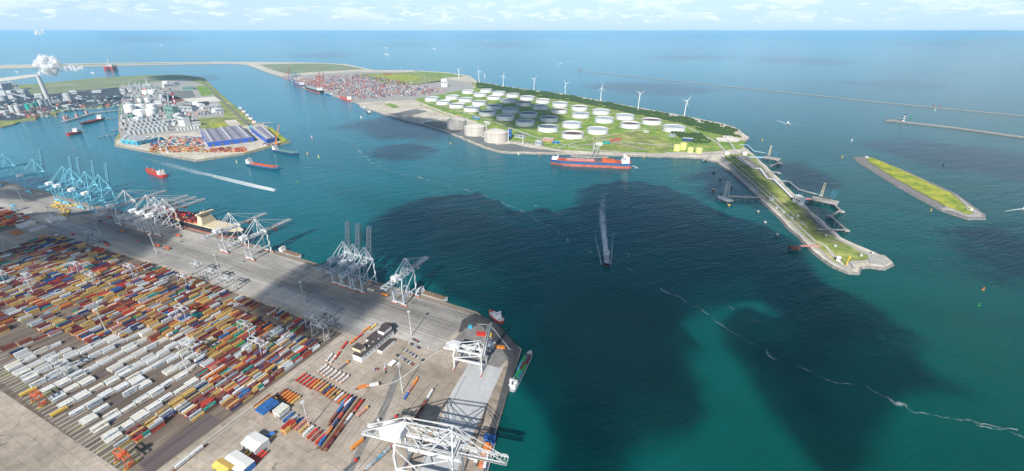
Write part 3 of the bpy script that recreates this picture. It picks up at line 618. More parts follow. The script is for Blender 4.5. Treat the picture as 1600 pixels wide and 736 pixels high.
    t = MB(bog if style == 'bent' else house); t.bz(0, ty, zp-4.4, 7, 6, 1.6); t.bz(2.2, ty+3, zp-7.2, 2.4, 3, 2.6); t.build('trolley', r)
    c = MB('glass').bz(2.2, ty+4.52, zp-6.8, 2, .1, 1.8); c.build('cab_window', r)
    st = MB(P)                                             # stair tower up one leg
    for k in range(6): s_ = 1 if k % 2 else -1; st.beam((w2+1.5, -1.4+s_*1.6, 3+k*(zp-4)/6), (w2+1.5, -1.4-s_*1.6, 3+(k+1)*(zp-4)/6), 1, .25)
    st.build('stair', r)
    if style == 'big':
        tf = MB(P)
        for x in (-1, 1):
            tf.beam((x*w2*.7, -gauge+3, zp), (x*2.5, -gauge+8, za-2), .9); tf.beam((x*2.5, -gauge+8, za-2), (x*3.5, -gauge-back+1, zp), .7); tf.beam((x*2.5, -gauge+8, za-2), (x*w2*.8, -gauge*.55, zp), .6)
            tf.beam((x*w2*.95, 0, zp+1), (x*w2*.95, -gauge+1, zp+1), .8, 1.2); tf.beam((x*2.5, -gauge+8, za-2), (x*3.4, -6, zp+1), .5)
            for k in range(6): tf.beam((x*4.6, -k*gauge/6, zp-1), (x*w2*.95, -(k+1)*gauge/6, zp+1), .4)
            for k in range(8): tf.beam((x*4.5, -gauge-(k)*back/8, zp-1), (x*4.5, -gauge-(k+1)*back/8, zp+(1.4 if k % 2 else 2.6)), .3)
        tf.beam((-2.8, -gauge+8, za-2), (2.8, -gauge+8, za-2), 1)
        tf.build('upper_frame', r)
        wl = MB('roof_rust'); wl.cyl((w2+1.6, -gauge+8, 13.2), 2, 1.2, 20, ax=(1,0,0)); wl.build('cable_reel', r)
    return r

rt = ROT_T
# grey cranes by the corner
g1 = sts('quay_crane', 'grey_paint', True, 'grey quay crane with raised boom, first of the three standing together', 'grey cranes with raised booms', T(-232,-6), rt, gauge=30, wide=17)
tr1 = proto_children(g1)
dup(g1, T(-211,-6), rt, 'grey quay crane with raised boom, middle one of the three standing together', tr1)
dup(g1, T(-188,-6), rt, 'grey quay crane with raised boom, last of the three towards the quay corner', tr1)
sts('quay_crane', 'grey_paint', False, 'grey quay crane with lowered boom standing alone near the quay corner', 'grey quay cranes', T(-110,-6), rt, gauge=29, wide=18, out=42)
# white cranes in the middle of the quay
sts('quay_crane', 'white_metal', False, 'white quay crane with orange wheels and lowered boom beside the moored grey barge', 'white quay cranes', T(-432,-7), rt, gauge=36, wide=15, zp=42, za=66, out=54, back=26, style='bent')
sts('quay_crane', 'white_metal', False, 'white quay crane with lowered boom over the bow of the cream container ship', 'white quay cranes', T(-500,-7), rt, gauge=36, wide=15, zp=42, za=66, out=56, back=26, style='bent')
wl_ = ['white quay crane with lowered boom nearest the cream wheelhouse of the container ship', 'white quay crane, second from the cream wheelhouse of the container ship', 'white quay crane, third from the cream wheelhouse, boom over the ship', 'white quay crane with lowered boom next to the light blue cranes']
w0 = sts('quay_crane', 'white_metal', False, wl_[0], 'white cranes working the container ship', T(-684,-9), rt, gauge=38, wide=17, zp=43, za=66, out=62, back=26, style='bent', house='white_paint')
trw = proto_children(w0)
for a, l in ((-712, wl_[1]), (-738, wl_[2]), (-812, wl_[3])): dup(w0, T(a, -9), rt, l, trw)
# light blue cranes
bl = ['light blue quay crane with raised boom, nearest the white cranes', 'light blue quay crane with raised boom, second from the white cranes', 'light blue quay crane with raised boom, third from the white cranes', 'light blue quay crane with raised boom, fourth from the white cranes', 'light blue quay crane with raised boom standing apart in the middle of the blue row', 'light blue quay crane with lowered boom at the left edge of the photo']
RB = rt+.06
def from_rear_foot(px, w2=9, g=42):
    p = G(*px, 5); return p-Vector((cos(RB)*w2+sin(RB)*g, sin(RB)*w2-cos(RB)*g, 0))
BF = [(151,332.5),(130,326.5),(107,319.5),(95,315.5),(48.5,302)]
b0 = sts('quay_crane', 'blue_crane', True, bl[0], 'light blue quay cranes', from_rear_foot(BF[0]), RB, gauge=42, wide=18, zp=43, za=75, out=56, back=20, style='bent', house='white_paint', bog='blue_crane')
trb = proto_children(b0)
for q, l in zip(BF[1:], bl[1:5]): dup(b0, from_rear_foot(q), RB, l, trb)
sts('quay_crane', 'blue_crane', False, bl[5], 'light blue quay cranes', from_rear_foot((2,291)), RB, gauge=42, wide=18, zp=43, za=75, out=58, back=20, style='bent', house='white_paint', bog='blue_crane')
# the two white cranes on the south quay; the nearest one fills the bottom of the picture
RS = radians(-14)-pi/2 + 0
def Sq(x, y): return Vector((x, y, 5))
big = sts('quay_crane', 'white_metal', False, 'large white quay crane with huge machinery house, nearest the camera', None, Vector((-46.5, 252, 5)), radians(-14)-pi/2, gauge=53, wide=21, zp=45, za=68, out=42, back=33, style='big', house='white_paint')
sts('quay_crane', 'white_metal', True, 'white quay crane with steep raised boom folded back beside the dark corner lot', None, Vector((-33, 394, 5)), radians(-16)-pi/2, gauge=34, wide=15, zp=28, za=40, out=42, back=14, style='grey')

# ------------------------------------------------------------------ white straddling yard gantries over the container blocks
def yard_gantry(name, paint, label, group, loc, rz, wide=22, h=21, deep=10):
    r = root(name, loc, rz, label, 'yard crane', group); P = M[paint]
    for sx in (-1, 1):
        for sy in (-1, 1):
            mb = MB(P); mb.beam((sx*wide/2, sy*deep*.5, 1.2), (sx*wide/2, sy*deep*.28, h), .6, .7); mb.build('leg', r)
        for sy in (-1, 1): MB('grey_dark' if paint != 'orange_red' else 'yellow').bz(sx*wide/2, sy*deep*.5, .2, 1, 3.6, 1.2).build('bogie', r)
        MB(P).beam((sx*wide/2, -deep*.5, 1.6), (sx*wide/2, deep*.5, 1.6), .9, .9).build('sill_beam', r)
    mb = MB(P)
    for sy in (-1, 1): mb.beam((-wide/2-1.5, sy*deep*.28, h), (wide/2+1.5, sy*deep*.28, h), .7, 1.1)
    for sx in (-1, 1): mb.beam((sx*(wide/2+1.2), -deep*.28, h), (sx*(wide/2+1.2), deep*.28, h), .8, 1.2)
    mb.build('girder', r)
    t = MB(P if paint != 'orange_red' else 'orange_red'); t.bz(wide*.12, 0, h+.9, 6, 7, 1.2); t.bz(wide*.12+1, .5, h+2.1, 3.2, 3.6, 1.8); tt = t.build('trolley', r)
    s_ = MB('grey_dark'); s_.bz(wide*.12, 0, h-7, 2.4, 8, .6)
    for x in (-1, 1):
        for y in (-3, 3): s_.beam((wide*.12+x, y, h-6.5), (wide*.12+x*.8, y*.7, h+.9), .12)
    s_.build('spreader', tt)
    e = MB('pale_grey' if paint != 'orange_red' else P); e.bz(wide/2+1.2, 0, h*.3, 1.6, 4, 3); e.build('cabinet', r); MB(P).beam((-wide/2, -deep*.4, h*.3), (-wide/2+.2, deep*.3, h*.9), .35).build('brace', r)
    return r
GY = [(-459,-108),(-413,-109),(-361,-113),(-415,-130),(-459,-137),(-371,-152),(-327,-150),(-176,-110),(-160,-122),(-151,-134),(-283,-150) ,(-240,-176),(-261,-185),(-217,-250),(-239,-262),(-327,-262),(-349,-340) ,(-545,-175),(-589,-188),(-613,-214),(-655,-228),(-633,-196),(-811,-176),(-745,-100),(-371,-285),(-525,-128)]
GP = [(298,425),(324,433),(358,441),(322,455),(346,470),(310,480),(372,500),(508,502),(520,525),(535,540),(440,470) ]
gantry_px = [  # foot positions read off the photograph (left feet)
 (301,424),(328,436),(362,448),(311,466),(345,486),(507,497),(520,520),(538,537),(374,540),(415,558),(300,560),(320,578),(254,435),(230,452),(205,427),(100,412),(86,432),(37,427),(24,455),(34,384),(118,366),(262,470),(282,494),(405,525),(285,545)]
yg = yard_gantry('yard_gantry', 'gantry', 'white yard gantry at the apron end of the stacks nearest the cream ship', 'white yard gantries over the container stacks', T(-459,-112), rt)
YP = [(-459,-112,'over the apron end lane right of the cream ship'), (-415,-116,'over the apron end lane, beside the lamp mast shadow'), (-371,-119,'at the apron end lane with orange trailer beneath'), (-437,-145,'behind the apron lane, over yellow stacks'),
       (-173,-112,'in cloud shade at the apron end, nearest the office'), (-173,-131,'above yellow stacks at the yard corner near the office'), (-151,-140,'at the yard corner, nearest the road past the office'),
      (-239,-180,'deep in the stacks between two lamp masts'), (-195,-196,'over red stacks, inland of the office'), (-261,-236,'next to the lamp mast where the white containers begin'), 
      (-547,-160,'in the shaded stacks below the cream ship'), (-569,-200,'in the middle of the yard over red stacks'), (-635,-190,'over brown stacks left of the yard centre'), 
      (-657,-240,'over red stacks, near the left edge mast'), (-701,-252,'over white stacks near the left edge of the photo'), (-855,-205,'at the far left of the stacks, edge of the cloud shade'), (-767,-112,'dark in shade on the apron edge below the blue cranes'),
      (-349,-196,'over the central stacks, red container below'),  (-371,-322,'over the white reefer rows at the inland end')]
try_ = proto_children(yg); yg.location = T(YP[0][0], YP[0][1]); yg['label'] = 'white yard gantry '+YP[0][2]
for a, b, l in YP[1:]: dup(yg, T(a, b), rt, 'white yard gantry '+l, try_)
og = yard_gantry('yard_gantry', 'orange_red', 'orange red yard gantry at the inland end of the white container rows', 'orange yard gantries', T(-333,-352), rt, wide=17, h=12, deep=8)
dup(og, T(-168,-350), rt, 'orange red yard gantry at the inland end beside the light blue containers')
bg_ = yard_gantry('yard_gantry', 'blue_crane', 'small light blue gantry on the apron behind the blue quay cranes', None, T(-1110,-92), rt, wide=9, h=13, deep=8)
dup(yg, T(-1010,-118), rt, 'small white and dark gantry among the white boxes behind the blue cranes', try_, sc=.7)

# ------------------------------------------------------------------ lamp masts
def lamp_mast(label, loc, h, red=False):
    r = root('lamp_mast', loc, 0, label, 'lamp mast', 'tall white lamp masts of the terminal')
    if red:
        mb = MB('white_metal')
        for k in range(10): mb.m('red' if k % 2 else 'white_paint').cyl((0,0,k*h*.05), .62-.02*k, h*.05, 10, r2=.60-.02*k)
        mb.m('white_metal').cyl((0,0,h*.5), .42, h*.5, 10, r2=.28)
    else: mb = MB('white_metal').cyl((0,0,0), .62, h, 10, r2=.30)
    mb.build('pole', r)
    MB('concrete').cyl((0,0,0), 1.5, .6, 12).build('base', r)
    mb = MB('pale_grey').cyl((0,0,h-.4), 1.9, .5, 12)
    for k in range(8): a = k*pi/4; mb.bz(1.9*cos(a), 1.9*sin(a), h-1, .8, .5, .7, a)
    mb.build('lamp_ring', r); return r
for (x, y), h, l in (((643,525),39,'white lamp mast at the apron edge beside the office car park'), ((629,613),41,'white lamp mast above the orange and blue flat racks'), ((477,475),38,'white lamp mast on the shaded apron left of the grey cranes'),
    ((345,430),38,'white lamp mast at the apron edge below the cream ship'), ((245,396),38,'white lamp mast on the apron below the group of white cranes'), ((157,367),26,'short white lamp mast in the cloud shade left of the apron'), ((168,521),38,'white lamp mast standing where the white container rows start, left of centre'),
    ((295,584),40,'white lamp mast at the right end of the white container rows'), ((484,669),36,'red and white banded lamp mast in the trailer park'), ((37,317),34,'white lamp mast at the far left beside the red and orange stacks'), ((84,346),32,'white lamp mast among white boxes behind the blue cranes'), ((54,461),38,'white lamp mast among the stacks near the left edge'), ((160,534),30,'low white lamp mast beside the first lone reefer pair'),):
    if (x, y) == (160,534): continue
    lamp_mast(l, G(x, y), h, 'banded' in l)
# ------------------------------------------------------------------ containers
def paint_mat():
    m = bpy.data.materials.new('container_paint'); m.use_nodes = True; nt = m.node_tree; b = nt.nodes['Principled BSDF']; b.inputs['Roughness'].default_value = .6; b.inputs['Specular IOR Level'].default_value = .3
    at = nt.nodes.new('ShaderNodeAttribute'); at.attribute_name = 'paint'; geo = nt.nodes.new('ShaderNodeNewGeometry')
    nz = nt.nodes.new('ShaderNodeTexNoise'); nz.inputs['Scale'].default_value = .7; nz.inputs['Detail'].default_value = 5; nt.links.new(geo.outputs['Position'], nz.inputs['Vector'])
    mr = nt.nodes.new('ShaderNodeMapRange'); mr.inputs[1].default_value = .3; mr.inputs[2].default_value = .7; mr.inputs[3].default_value = .72; mr.inputs[4].default_value = 1.12; nt.links.new(nz.outputs[0], mr.inputs[0])
    vm = nt.nodes.new('ShaderNodeVectorMath'); vm.operation = 'SCALE'; nt.links.new(at.outputs['Color'], vm.inputs[0]); nt.links.new(mr.outputs[0], vm.inputs['Scale']); nt.links.new(vm.outputs[0], b.inputs['Base Color'])
    M['container_paint'] = m
paint_mat()
CC = {'yellow':(.60,.40,.13), 'brown':(.26,.075,.05), 'maroon':(.20,.035,.045), 'red':(.55,.06,.04), 'white':(.72,.73,.72), 'light grey':(.46,.50,.53), 'grey':(.30,.33,.36), 'navy':(.04,.065,.17), 'blue':(.04,.15,.42),
      'teal':(.03,.30,.25), 'green':(.05,.40,.10), 'orange':(.68,.22,.05), 'salmon':(.55,.22,.17), 'cream':(.74,.70,.60), 'dark grey':(.10,.11,.12), 'sky blue':(.10,.38,.55), 'tan':(.42,.28,.13)}
def box_geo(mb, L, w, h, c, full=True, name=''):
    """a shipping container: corner posts and rails, inset corrugated sides, roof panel, door end with locking bars"""
    mb.c = c; hl, hw = L/2, w/2
    if not full:
        mb.hexa([(-hw,-hl,0),(hw,-hl,0),(hw,hl,0),(-hw,hl,0),(-hw,-hl,h),(hw,-hl,h),(hw,hl,h),(-hw,hl,h)]); return
    t = .16; mb.hexa([(-hw+t,-hl+t,.12),(hw-t,-hl+t,.12),(hw-t,hl-t,.12),(-hw+t,hl-t,.12),(-hw+t,-hl+t,h-.07),(hw-t,-hl+t,h-.07),(hw-t,hl-t,h-.07),(-hw+t,hl-t,h-.07)])
    for x in (-1, 1):
        for z in (0, h-.16): mb.box((x*(hw-t/2), 0, z+.08), (t, L-.01, .16))
        for y in (-1, 1): mb.box((x*(hw-t/2), y*(hl-t/2), h/2), (t*1.04, t*1.04, h+.01))
        n = int(L/.75)
        for k in range(n): mb.box((x*(hw-t*.72), -hl+.5+k*(L-1)/(n-1), h/2), (t*.4, .3, h-.36))
    for y in (-1, 1):
        for z in (0, h-.16): mb.box((0, y*(hl-t/2), z+.08), (w-2*t, t, .16))
    mb.c = tuple(v*.85 for v in c)
    n = int(L/1.2)
    for k in range(n): mb.box((0, -hl+.7+k*(L-1.4)/(n-1), h-.05), (w-2.4*t, .5, .05))
    if L > 10:                               # owner's panel on the long sides
        mb.c = (.03,.03,.03) if c[0] > .6 and c[2] < .2 else (.72,.72,.72) if c[0] < .3 or c[2] < .1 else (.10,.16,.32)
        for x in (-1, 1):
            if mb.c[0] < .05: mb.box((x*(hw-.05), .3, h*.52), (.06, .9, .9))
            else: [mb.box((x*(hw-.05), -1.6+k*.95+(0 if k < 3 else .4), h*.56), (.06, .6, .75)) for k in range(5)]
    mb.c = tuple(v*.5+.2 for v in c)
    for x in (-.7, -.25, .25, .7): mb.box((x, -hl+.08, h/2), (.06, .12, h-.3))
CQ = []
def cont(p, rz, L, col, desc, h=2.6, w=2.44, pri=0): CQ.append((p, rz, L, col, desc, h, w, pri))
R = random.random
def pick(ws): return random.choices(list(ws), list(ws.values()))[0]
MIX = {'yellow':25,'brown':24,'maroon':10,'red':7,'white':13,'light grey':9,'navy':8,'blue':3,'teal':3,'green':1,'orange':5,'salmon':3,'tan':4,'grey':3}
MIXR = {'red':24,'orange':26,'maroon':20,'brown':14,'yellow':4,'teal':4,'white':6,'navy':4}
TIER = ['bottom', 'second', 'third', 'fourth']
def word(i): return ORD[i] if i < 30 else f'{i+1}th'
# block k: six lanes wide, bays along b
for k in range(0, 33):
    ac = -148-22*k; reefer = 3 <= k <= 13
    far = -126; near = -349
    if k == 0: near = -279
    if k == 1: near = -300
    if ac < -640: near = -330
    pitch = 14.1 if False else 13.0; nb = int((far-near)/pitch)
    for i in range(nb):
        b = far-7-i*pitch
        # the white refrigerated boxes fill the inland half of the middle blocks
        lim = {3:-262,4:-238,5:-233,6:-228,7:-222,8:-228,9:-240,10:-225,11:-258,12:-280,13:-300}.get(k, 999)
        rf = reefer and b < lim
        if rf:
            if R() < .07: continue
            n = random.choice((3,3,4,4,2,5)); l0 = random.choice((0,0,1)); 
            for q in range(n):
                lane = l0+q; c = pick({'white':10,'cream':4,'light grey':.6})
                cont(T(ac-8.7+lane*2.9+1.45, b+(R()-.5)*.6, 5.1), rt, 12.2, c, f'{"white" if c!="light grey" else "grey"} reefer container, {word(i)} bay from the quay, lane {"one two three four five six".split()[lane]} of the {word(k)} block', 2.9)
                if R() < .12: cont(T(ac-8.7+lane*2.9+1.45, b, 8.02), rt, 12.2, c, f'{"white" if c!="light grey" else "grey"} reefer container on another, {word(i)} bay from the quay, lane {"one two three four five six".split()[lane]}, {word(k)} block', 2.9)
            continue
        dens = .96
        if k >= 13: dens = .96 if b > -240 else (.7 if b > -300 else .22)
        if k >= 18: dens = .95 if b > -270 else .7
        if k in (1,2,3) and b < -290: dens = .62
        if b > -150: dens *= (.75 if k % 3 else .35)
        if k in (4,5,6,7) and b > -150: dens *= .3
        if R() > dens+.15: continue
        base = pick(MIX)
        for lane in range(6):
            if R() > dens: continue
            hmax = random.choice((1,2,2,2,3)) if b < -140 else random.choice((1,2,2,3))
            if k < 2: hmax = random.choice((1,2,2,3))
            split = R() < .16
            for t in range(hmax):
                for sgn in ((-1, 1) if split else (0,)):
                    c = base if R() < .22 else pick(MIX)
                    L = 6.06 if split else 12.2
                    cont(T(ac-9.5+lane*3.2+1.6, b+sgn*3.1, 5.1+t*2.62), rt, L, c, f'{c} container, {TIER[t]} tier, {word(i)} bay from the quay, lane {"one two three four five six".split()[lane]}, {word(k)} block{", inland half" if sgn < 0 else ", quayward half" if sgn > 0 else ""}')
# far left yard behind the blue cranes: red and orange stacks
for k in range(22):
    ac = -1018-22*k+(6 if k else 0); b0 = -98-(14 if k % 3 == 0 else 0); 
    for i in range(7):
        b = b0-8-i*13.4
        for lane in range(6):
            if R() > .88: continue
            for t in range(random.choice((1,2,2,3))):
                c = pick(MIXR); cont(T(ac-8.7+lane*2.9, b, 5.1+t*2.62), rt, 12.2, c, f'{c} far container')
# white boxes between the yards and odd boxes on the apron
def block(px, ncol, nrow, tiers, L, cols, what, rz=rt, gap=.35, along=.6, z=5.05, h=2.6, pri=1):
    o = G(px[0], px[1], z); ca, sa = cos(rz), sin(rz); n = 0
    for i in range(ncol):
        for j in range(nrow):
            for t in range(tiers if isinstance(tiers, int) else tiers[(i*nrow+j) % len(tiers)]):
                x, y = i*(2.44+gap), j*(L+along); c = cols[(i*7+j*3+t*5+n) % len(cols)] if len(cols) > 1 else cols[0]; n += 1
                cont(Vector((o.x+x*ca-y*sa, o.y+x*sa+y*ca, z+t*2.62)), rz, L, c, f'{c} container {what}, {TIER[t]} tier, {word(i)} column, {word(j)} row', h, pri=pri)
block((32,353), 7, 2, 2, 12.2, ['white','cream'], 'in the pale group below the blue cranes'); block((50,358), 7, 2, 1, 12.2, ['cream','white'], 'in the cream group on the beige yard')
block((78,344), 10, 2, 2, 12.2, ['white','white','cream','light grey'], 'in the white group behind the blue cranes'); block((22,362), 10, 1, 1, 12.2, ['orange','white','red','cream'], 'in a short row left of the yard')
for (x, y), c in (((157,346),'maroon'),((170,339),'red'),((174,341),'maroon'),((168,383),'red'),((165,379),'maroon'),((216,377),'salmon'),((192,362),'orange'),((114,367),'red')):
    cont(G(x, y, 5.2), rt+pi/2, 12.2, c, f'single {c} container on the apron near the shade edge', pri=0)
# blue-roofed stack by the yard road and the groups in the trailer park
block((404,640), 5, 3, 3, 6.06, ['brown','yellow','brown','brown','yellow','tan'], 'under the blue tarpaulins', rz=rt, gap=.15, along=.15)
block((404,640), 5, 3, 1, 6.06, ['blue'], 'on top of the brown stack, seen as a blue lid', rz=rt, gap=.15, along=.15, z=5.05+7.86, h=2.4)
block((436,641), 4, 1, 2, 12.2, ['white','cream'], 'in the white pile beside the blue lidded stack')
block((444,672), 3, 2, (1,2,3), 6.06, ['yellow','yellow','red','yellow'], 'in the yellow pile beside the banded mast')
for i, c in enumerate(('salmon','white','grey','blue','light grey','blue','salmon','yellow','white','red','brown','red')):
    o = G(432+6.3*i, 641+4.2*i, 5.05)
    cont(o, rt+.02, 12.2, c, f'{c} container, {word(i)} in the slanting row beyond the banded mast', pri=1)
for i, c in enumerate(('brown','orange','orange','orange','orange','yellow')):
    cont(G(437+4.6*i, 613+3.0*i, 6.2) if 0 else G(440+4.4*i, 616-2.4*i+4.6*i, 5.05), rt, 12.2, c, f'{c} container, {word(i)} in the short row beyond the white pile', pri=1)

# flat racks and trailers ------------------------------------------------------------
def trailer(loc, rz, load, label, group, L=13.5, bed='rust'):
    r = root('trailer', loc, rz, label, 'trailer', group)
    MB(bed).bz(0, 0, 1.0, 2.4, L, .35).bz(-.5, 0, .7, .2, L*.9, .3).bz(.5, 0, .7, .2, L*.9, .3).build('bed', r)
    for y in (-L*.38, -L*.28, L*.3):
        MB('dark').cyl((-1.25, y, .5), .5, 2.5, 10, ax=(1,0,0)).build('axle', r)
    if load: mb = MB(load); mb.bz(0, 0, 1.36, 2.2, L*.9, .5); mb.bz(0, L*.43, 1.86, 2.3, .3, 1.2); mb.bz(0, -L*.43, 1.86, 2.3, .3, 1.2); mb.build('headboard', r)
    return r
tc_ = {'white':'white_metal','red':'red','orange':'orange','dark':'grey_dark'}
tp0 = {}
def put_trailer(x, y, rz, load, label, group):
    if load not in tp0: r = trailer(G(x, y, 5.1), rz, {'orange and white':'white_metal','red':'red','orange':'orange','blue':'blue','yellow':'yellow'}[load], label, group, bed='orange_red' if load in ('orange and white','orange') else 'rust'); tp0[load] = (r, proto_children(r))
    else: dup(tp0[load][0], G(x, y, 5.1), rz, label, tp0[load][1])
for i in range(3): put_trailer(504+4.6*i, 577+3.2*i, rt, 'orange and white', f'orange and white empty trailer, {word(i)} of three parked left of the office', 'parked empty trailers')
for i in range(4): put_trailer(520+6.2*i, 586+2.7*i, rt, 'orange and white', f'orange and white empty trailer, {word(i)} of four parked below the office', 'parked empty trailers')
for i in range(5): put_trailer(470+5.3*i, 591+3.0*i, rt, 'red', f'red flat trailer, {word(i)} from the left in the long trailer row', 'trailers of the long row')
LR = ('orange','yellow','salmon','yellow','navy','orange','tan','yellow','white','orange','sky blue','white')
for i, c in enumerate(LR):
    x, y = 493+4.7*i, 601+2.7*i; put_trailer(x, y, rt, 'red', f'trailer carrying the {c} box, {word(i)} of the loaded ones in the long row', 'trailers of the long row')
    p = G(x, y, 5.1); cont(Vector((p.x, p.y, 6.55)), rt, 12.2, c, f'{c} container on a trailer, {word(i)} of the long row below the office', 2.0, pri=1)
for i in range(5): put_trailer(388+5*i, 706+2.6*i, rt, 'yellow' if i < 2 else 'red', f'{"yellow" if i < 2 else "red"} empty trailer, {word(i)} of five between the two white sheds', 'trailers between the sheds')
for i, c in enumerate(('orange','orange','orange','orange','blue','blue','blue')):
    put_trailer(649-2.2*i, 598+3.4*i, radians(-14), c if c != 'blue' else 'blue', f'{c} flat rack, {word(i)} from the far end beneath the lamp mast', 'flat racks beneath the lamp mast')
for x, y, c in ((572,516,'orange'),(538,541,'red'),(553,533,'orange'),(560,528,'red'),(583,512,'yellow'),(515,560,'orange and white'),(521,563,'orange and white'),(527,557,'red')):
    put_trailer(x, y, rt+(.3 if y > 540 else 0), c, {(572,516):'orange trailer parked alone near the apron beyond the yard corner',(538,541):'red trailer on the slanting lane left of the office',(553,533):'orange trailer on the slanting lane between two others',(560,528):'red trailer on the slanting lane nearest the apron',(583,512):'yellow trailer at the apron edge left of the office',(515,560):'orange and white trailer, lower of the pair by the yard road',(521,563):'orange and white trailer, upper of the pair by the yard road',(527,557):'red trailer beside the orange and white pair'}[x, y], 'scattered trailers')

# rail wagons ------------------------------------------------------------------------
def wagon(loc, rz, label, L=18.5):
    r = root('rail_wagon', loc, rz, label, 'rail wagon', 'rail wagons in the depot')
    MB('rust').bz(0, 0, .9, 2.3, L, .3).bz(-1.05, 0, .75, .25, L, .5).bz(1.05, 0, .75, .25, L, .5).build('bed', r)
    for y in (-L*.36, L*.36):
        mb = MB('dark').bz(0, y, .35, 1.9, 2.4, .4)
        for q in (-.8, .8): mb.cyl((-.9, y+q, .4), .42, 1.8, 10, ax=(1,0,0))
        mb.build('bogie', r)
    return r
wr = wagon(G(500,702), 0, 'x'); wtree = proto_children(wr); used = [0]
def train(p0, p1, cols, what, L=12.2, pitch=19, light=False):
    A, B = G(*p0), G(*p1); d = (B-A); Ln = d.length; d /= Ln; rz = atan2(d.y, d.x)-pi/2; s = L/2+.6; n = len(cols); pitch = (Ln-L)/(max(1, n-1))
    for i, c in enumerate(cols):
        p = A+d*(L/2+i*pitch); lab = f'rail wagon, {word(i)} from the near end of {what}'
        if used[0] == 0: wr.location = (p.x, p.y, 5.15); wr.rotation_euler = (0,0,rz); wr['label'] = lab; used[0] = 1
        else:
            dup(wr, (p.x, p.y, 5.15), rz, lab, wtree)
        if c: cont(Vector((p.x, p.y, 6.4)), rz, L, c, f'{c} container on the {word(i)} wagon of {what}', pri=1)
train((500,698), (554,624), ['blue','orange','navy','red','navy','navy'], 'the train with navy wagons', L=12.2)
train((516,663), (548,621), ['brown','blue','red'], 'the short train at the left', L=12.2)
train((505,701), (560,627), [None]*6, 'the empty wagons between the trains')
train((511,703), (567,628), ['maroon','brown','brown','white',None,'red'], 'the train with the white box', L=13.5)
train((572,736), (622,692), ['light grey','grey','sky blue','light grey','grey','red'], 'the grey train below the big crane', L=9)
train((648,660), (676,612), ['maroon','brown','white'], 'the train in the crane shadow', L=16)
train((275,734), (318,700), ['white','white',None][:2], 'the white tank train by the yard road', L=12.2)
train((560,608), (592,602), ['orange','white'], 'the pair on the curved track', L=12.2)

# trucks -----------------------------------------------------------------------------
def truck(loc, rz, cabm, label, load=None):
    r = root('truck', loc, rz, label, 'truck', 'trucks')
    mb = MB(cabm); mb.prism([(-1.2,4.6),(1.2,4.6),(1.2,7),(-1.2,7)], .7, 2.6); mb.prism([(-1.15,4.6),(1.15,4.6),(1.15,6.5),(-1.15,6.5)], 2.6, 3.4, slope=.1); cb = mb.build('cab', r)
    MB('glass').bz(0, 7.02, 1.7, 2.0, .06, .8).build('windscreen', cb)
    MB('grey_dark').bz(0, -1.2, .8, 2.3, 11.6, .35).build('chassis', r)
    for y in (-5.5, -4.2, 3.6, 5.6): MB('dark').cyl((-1.25, y, .5), .5, 2.5, 10, ax=(1,0,0)).build('axle', r)
    if load: MB(load).bz(0, -1.2, 1.2, 2.44, 11.4, 2.5).bz(0, -1.2, 3.72, 2.2, 11.2, .08).build('cargo_box', r)
    return r
for x, y, rz, c, l, ld in ((567,645,rt-.1,'yellow','pink boxed truck with yellow cab beside the dark depot strip','pinkish'),(620,700,rt-.3,'orange','orange ribbed truck beside the dark strip at the bottom','orange') if 0 else (559,696,rt-.15,'orange','orange boxed truck beside the dark depot strip at the bottom','orange'),
    (611,657,-.9,'red','red truck with its load lying under the shadow of the big crane',None),(538,572,rt,'orange','orange truck alone where the road bends below the office',None),(702,545,rt+1.2,'white_metal','white truck with red chassis by the folded boom crane','pale_grey'),(583,663,rt-.5,'white_metal','white truck beside the back end of the big crane',None),
    (548,728,rt-.2,'red','red truck at the bottom edge beneath the orange boxed truck',None),(247,385,rt+pi/2,'orange_red','orange straddle truck on the apron, left one of the pair','orange_red'),(262,389,rt+pi/2,'orange_red','orange straddle truck on the apron, right one of the pair','orange_red'),(601,462,rt+pi/2,'orange_red','orange truck on the quay between the grey cranes','orange'),(580,455,rt+pi/2,'pale_grey','cream truck on the quay beside the three grey cranes','cream'),
    (279,369,rt+pi/2,'orange_red','orange truck on the quay under the white cranes','orange_red'),(35,572,rt,'yellow','yellow tractor on the inland finger lanes left of the orange gantry','yellow') if 0 else (46,614,rt,'yellow','yellow wagon on the inland lanes left of the orange gantry','yellow'),(94,645,rt,'yellow','yellow wagon on the inland lanes right of the orange gantry','yellow')):
    truck(G(x, y, 5.15), rz, c, l, ld)
block((620,0+457), 1, 1, 1, 12.2, ['orange'], 'on the quay beside the lone grey crane') if 0 else None

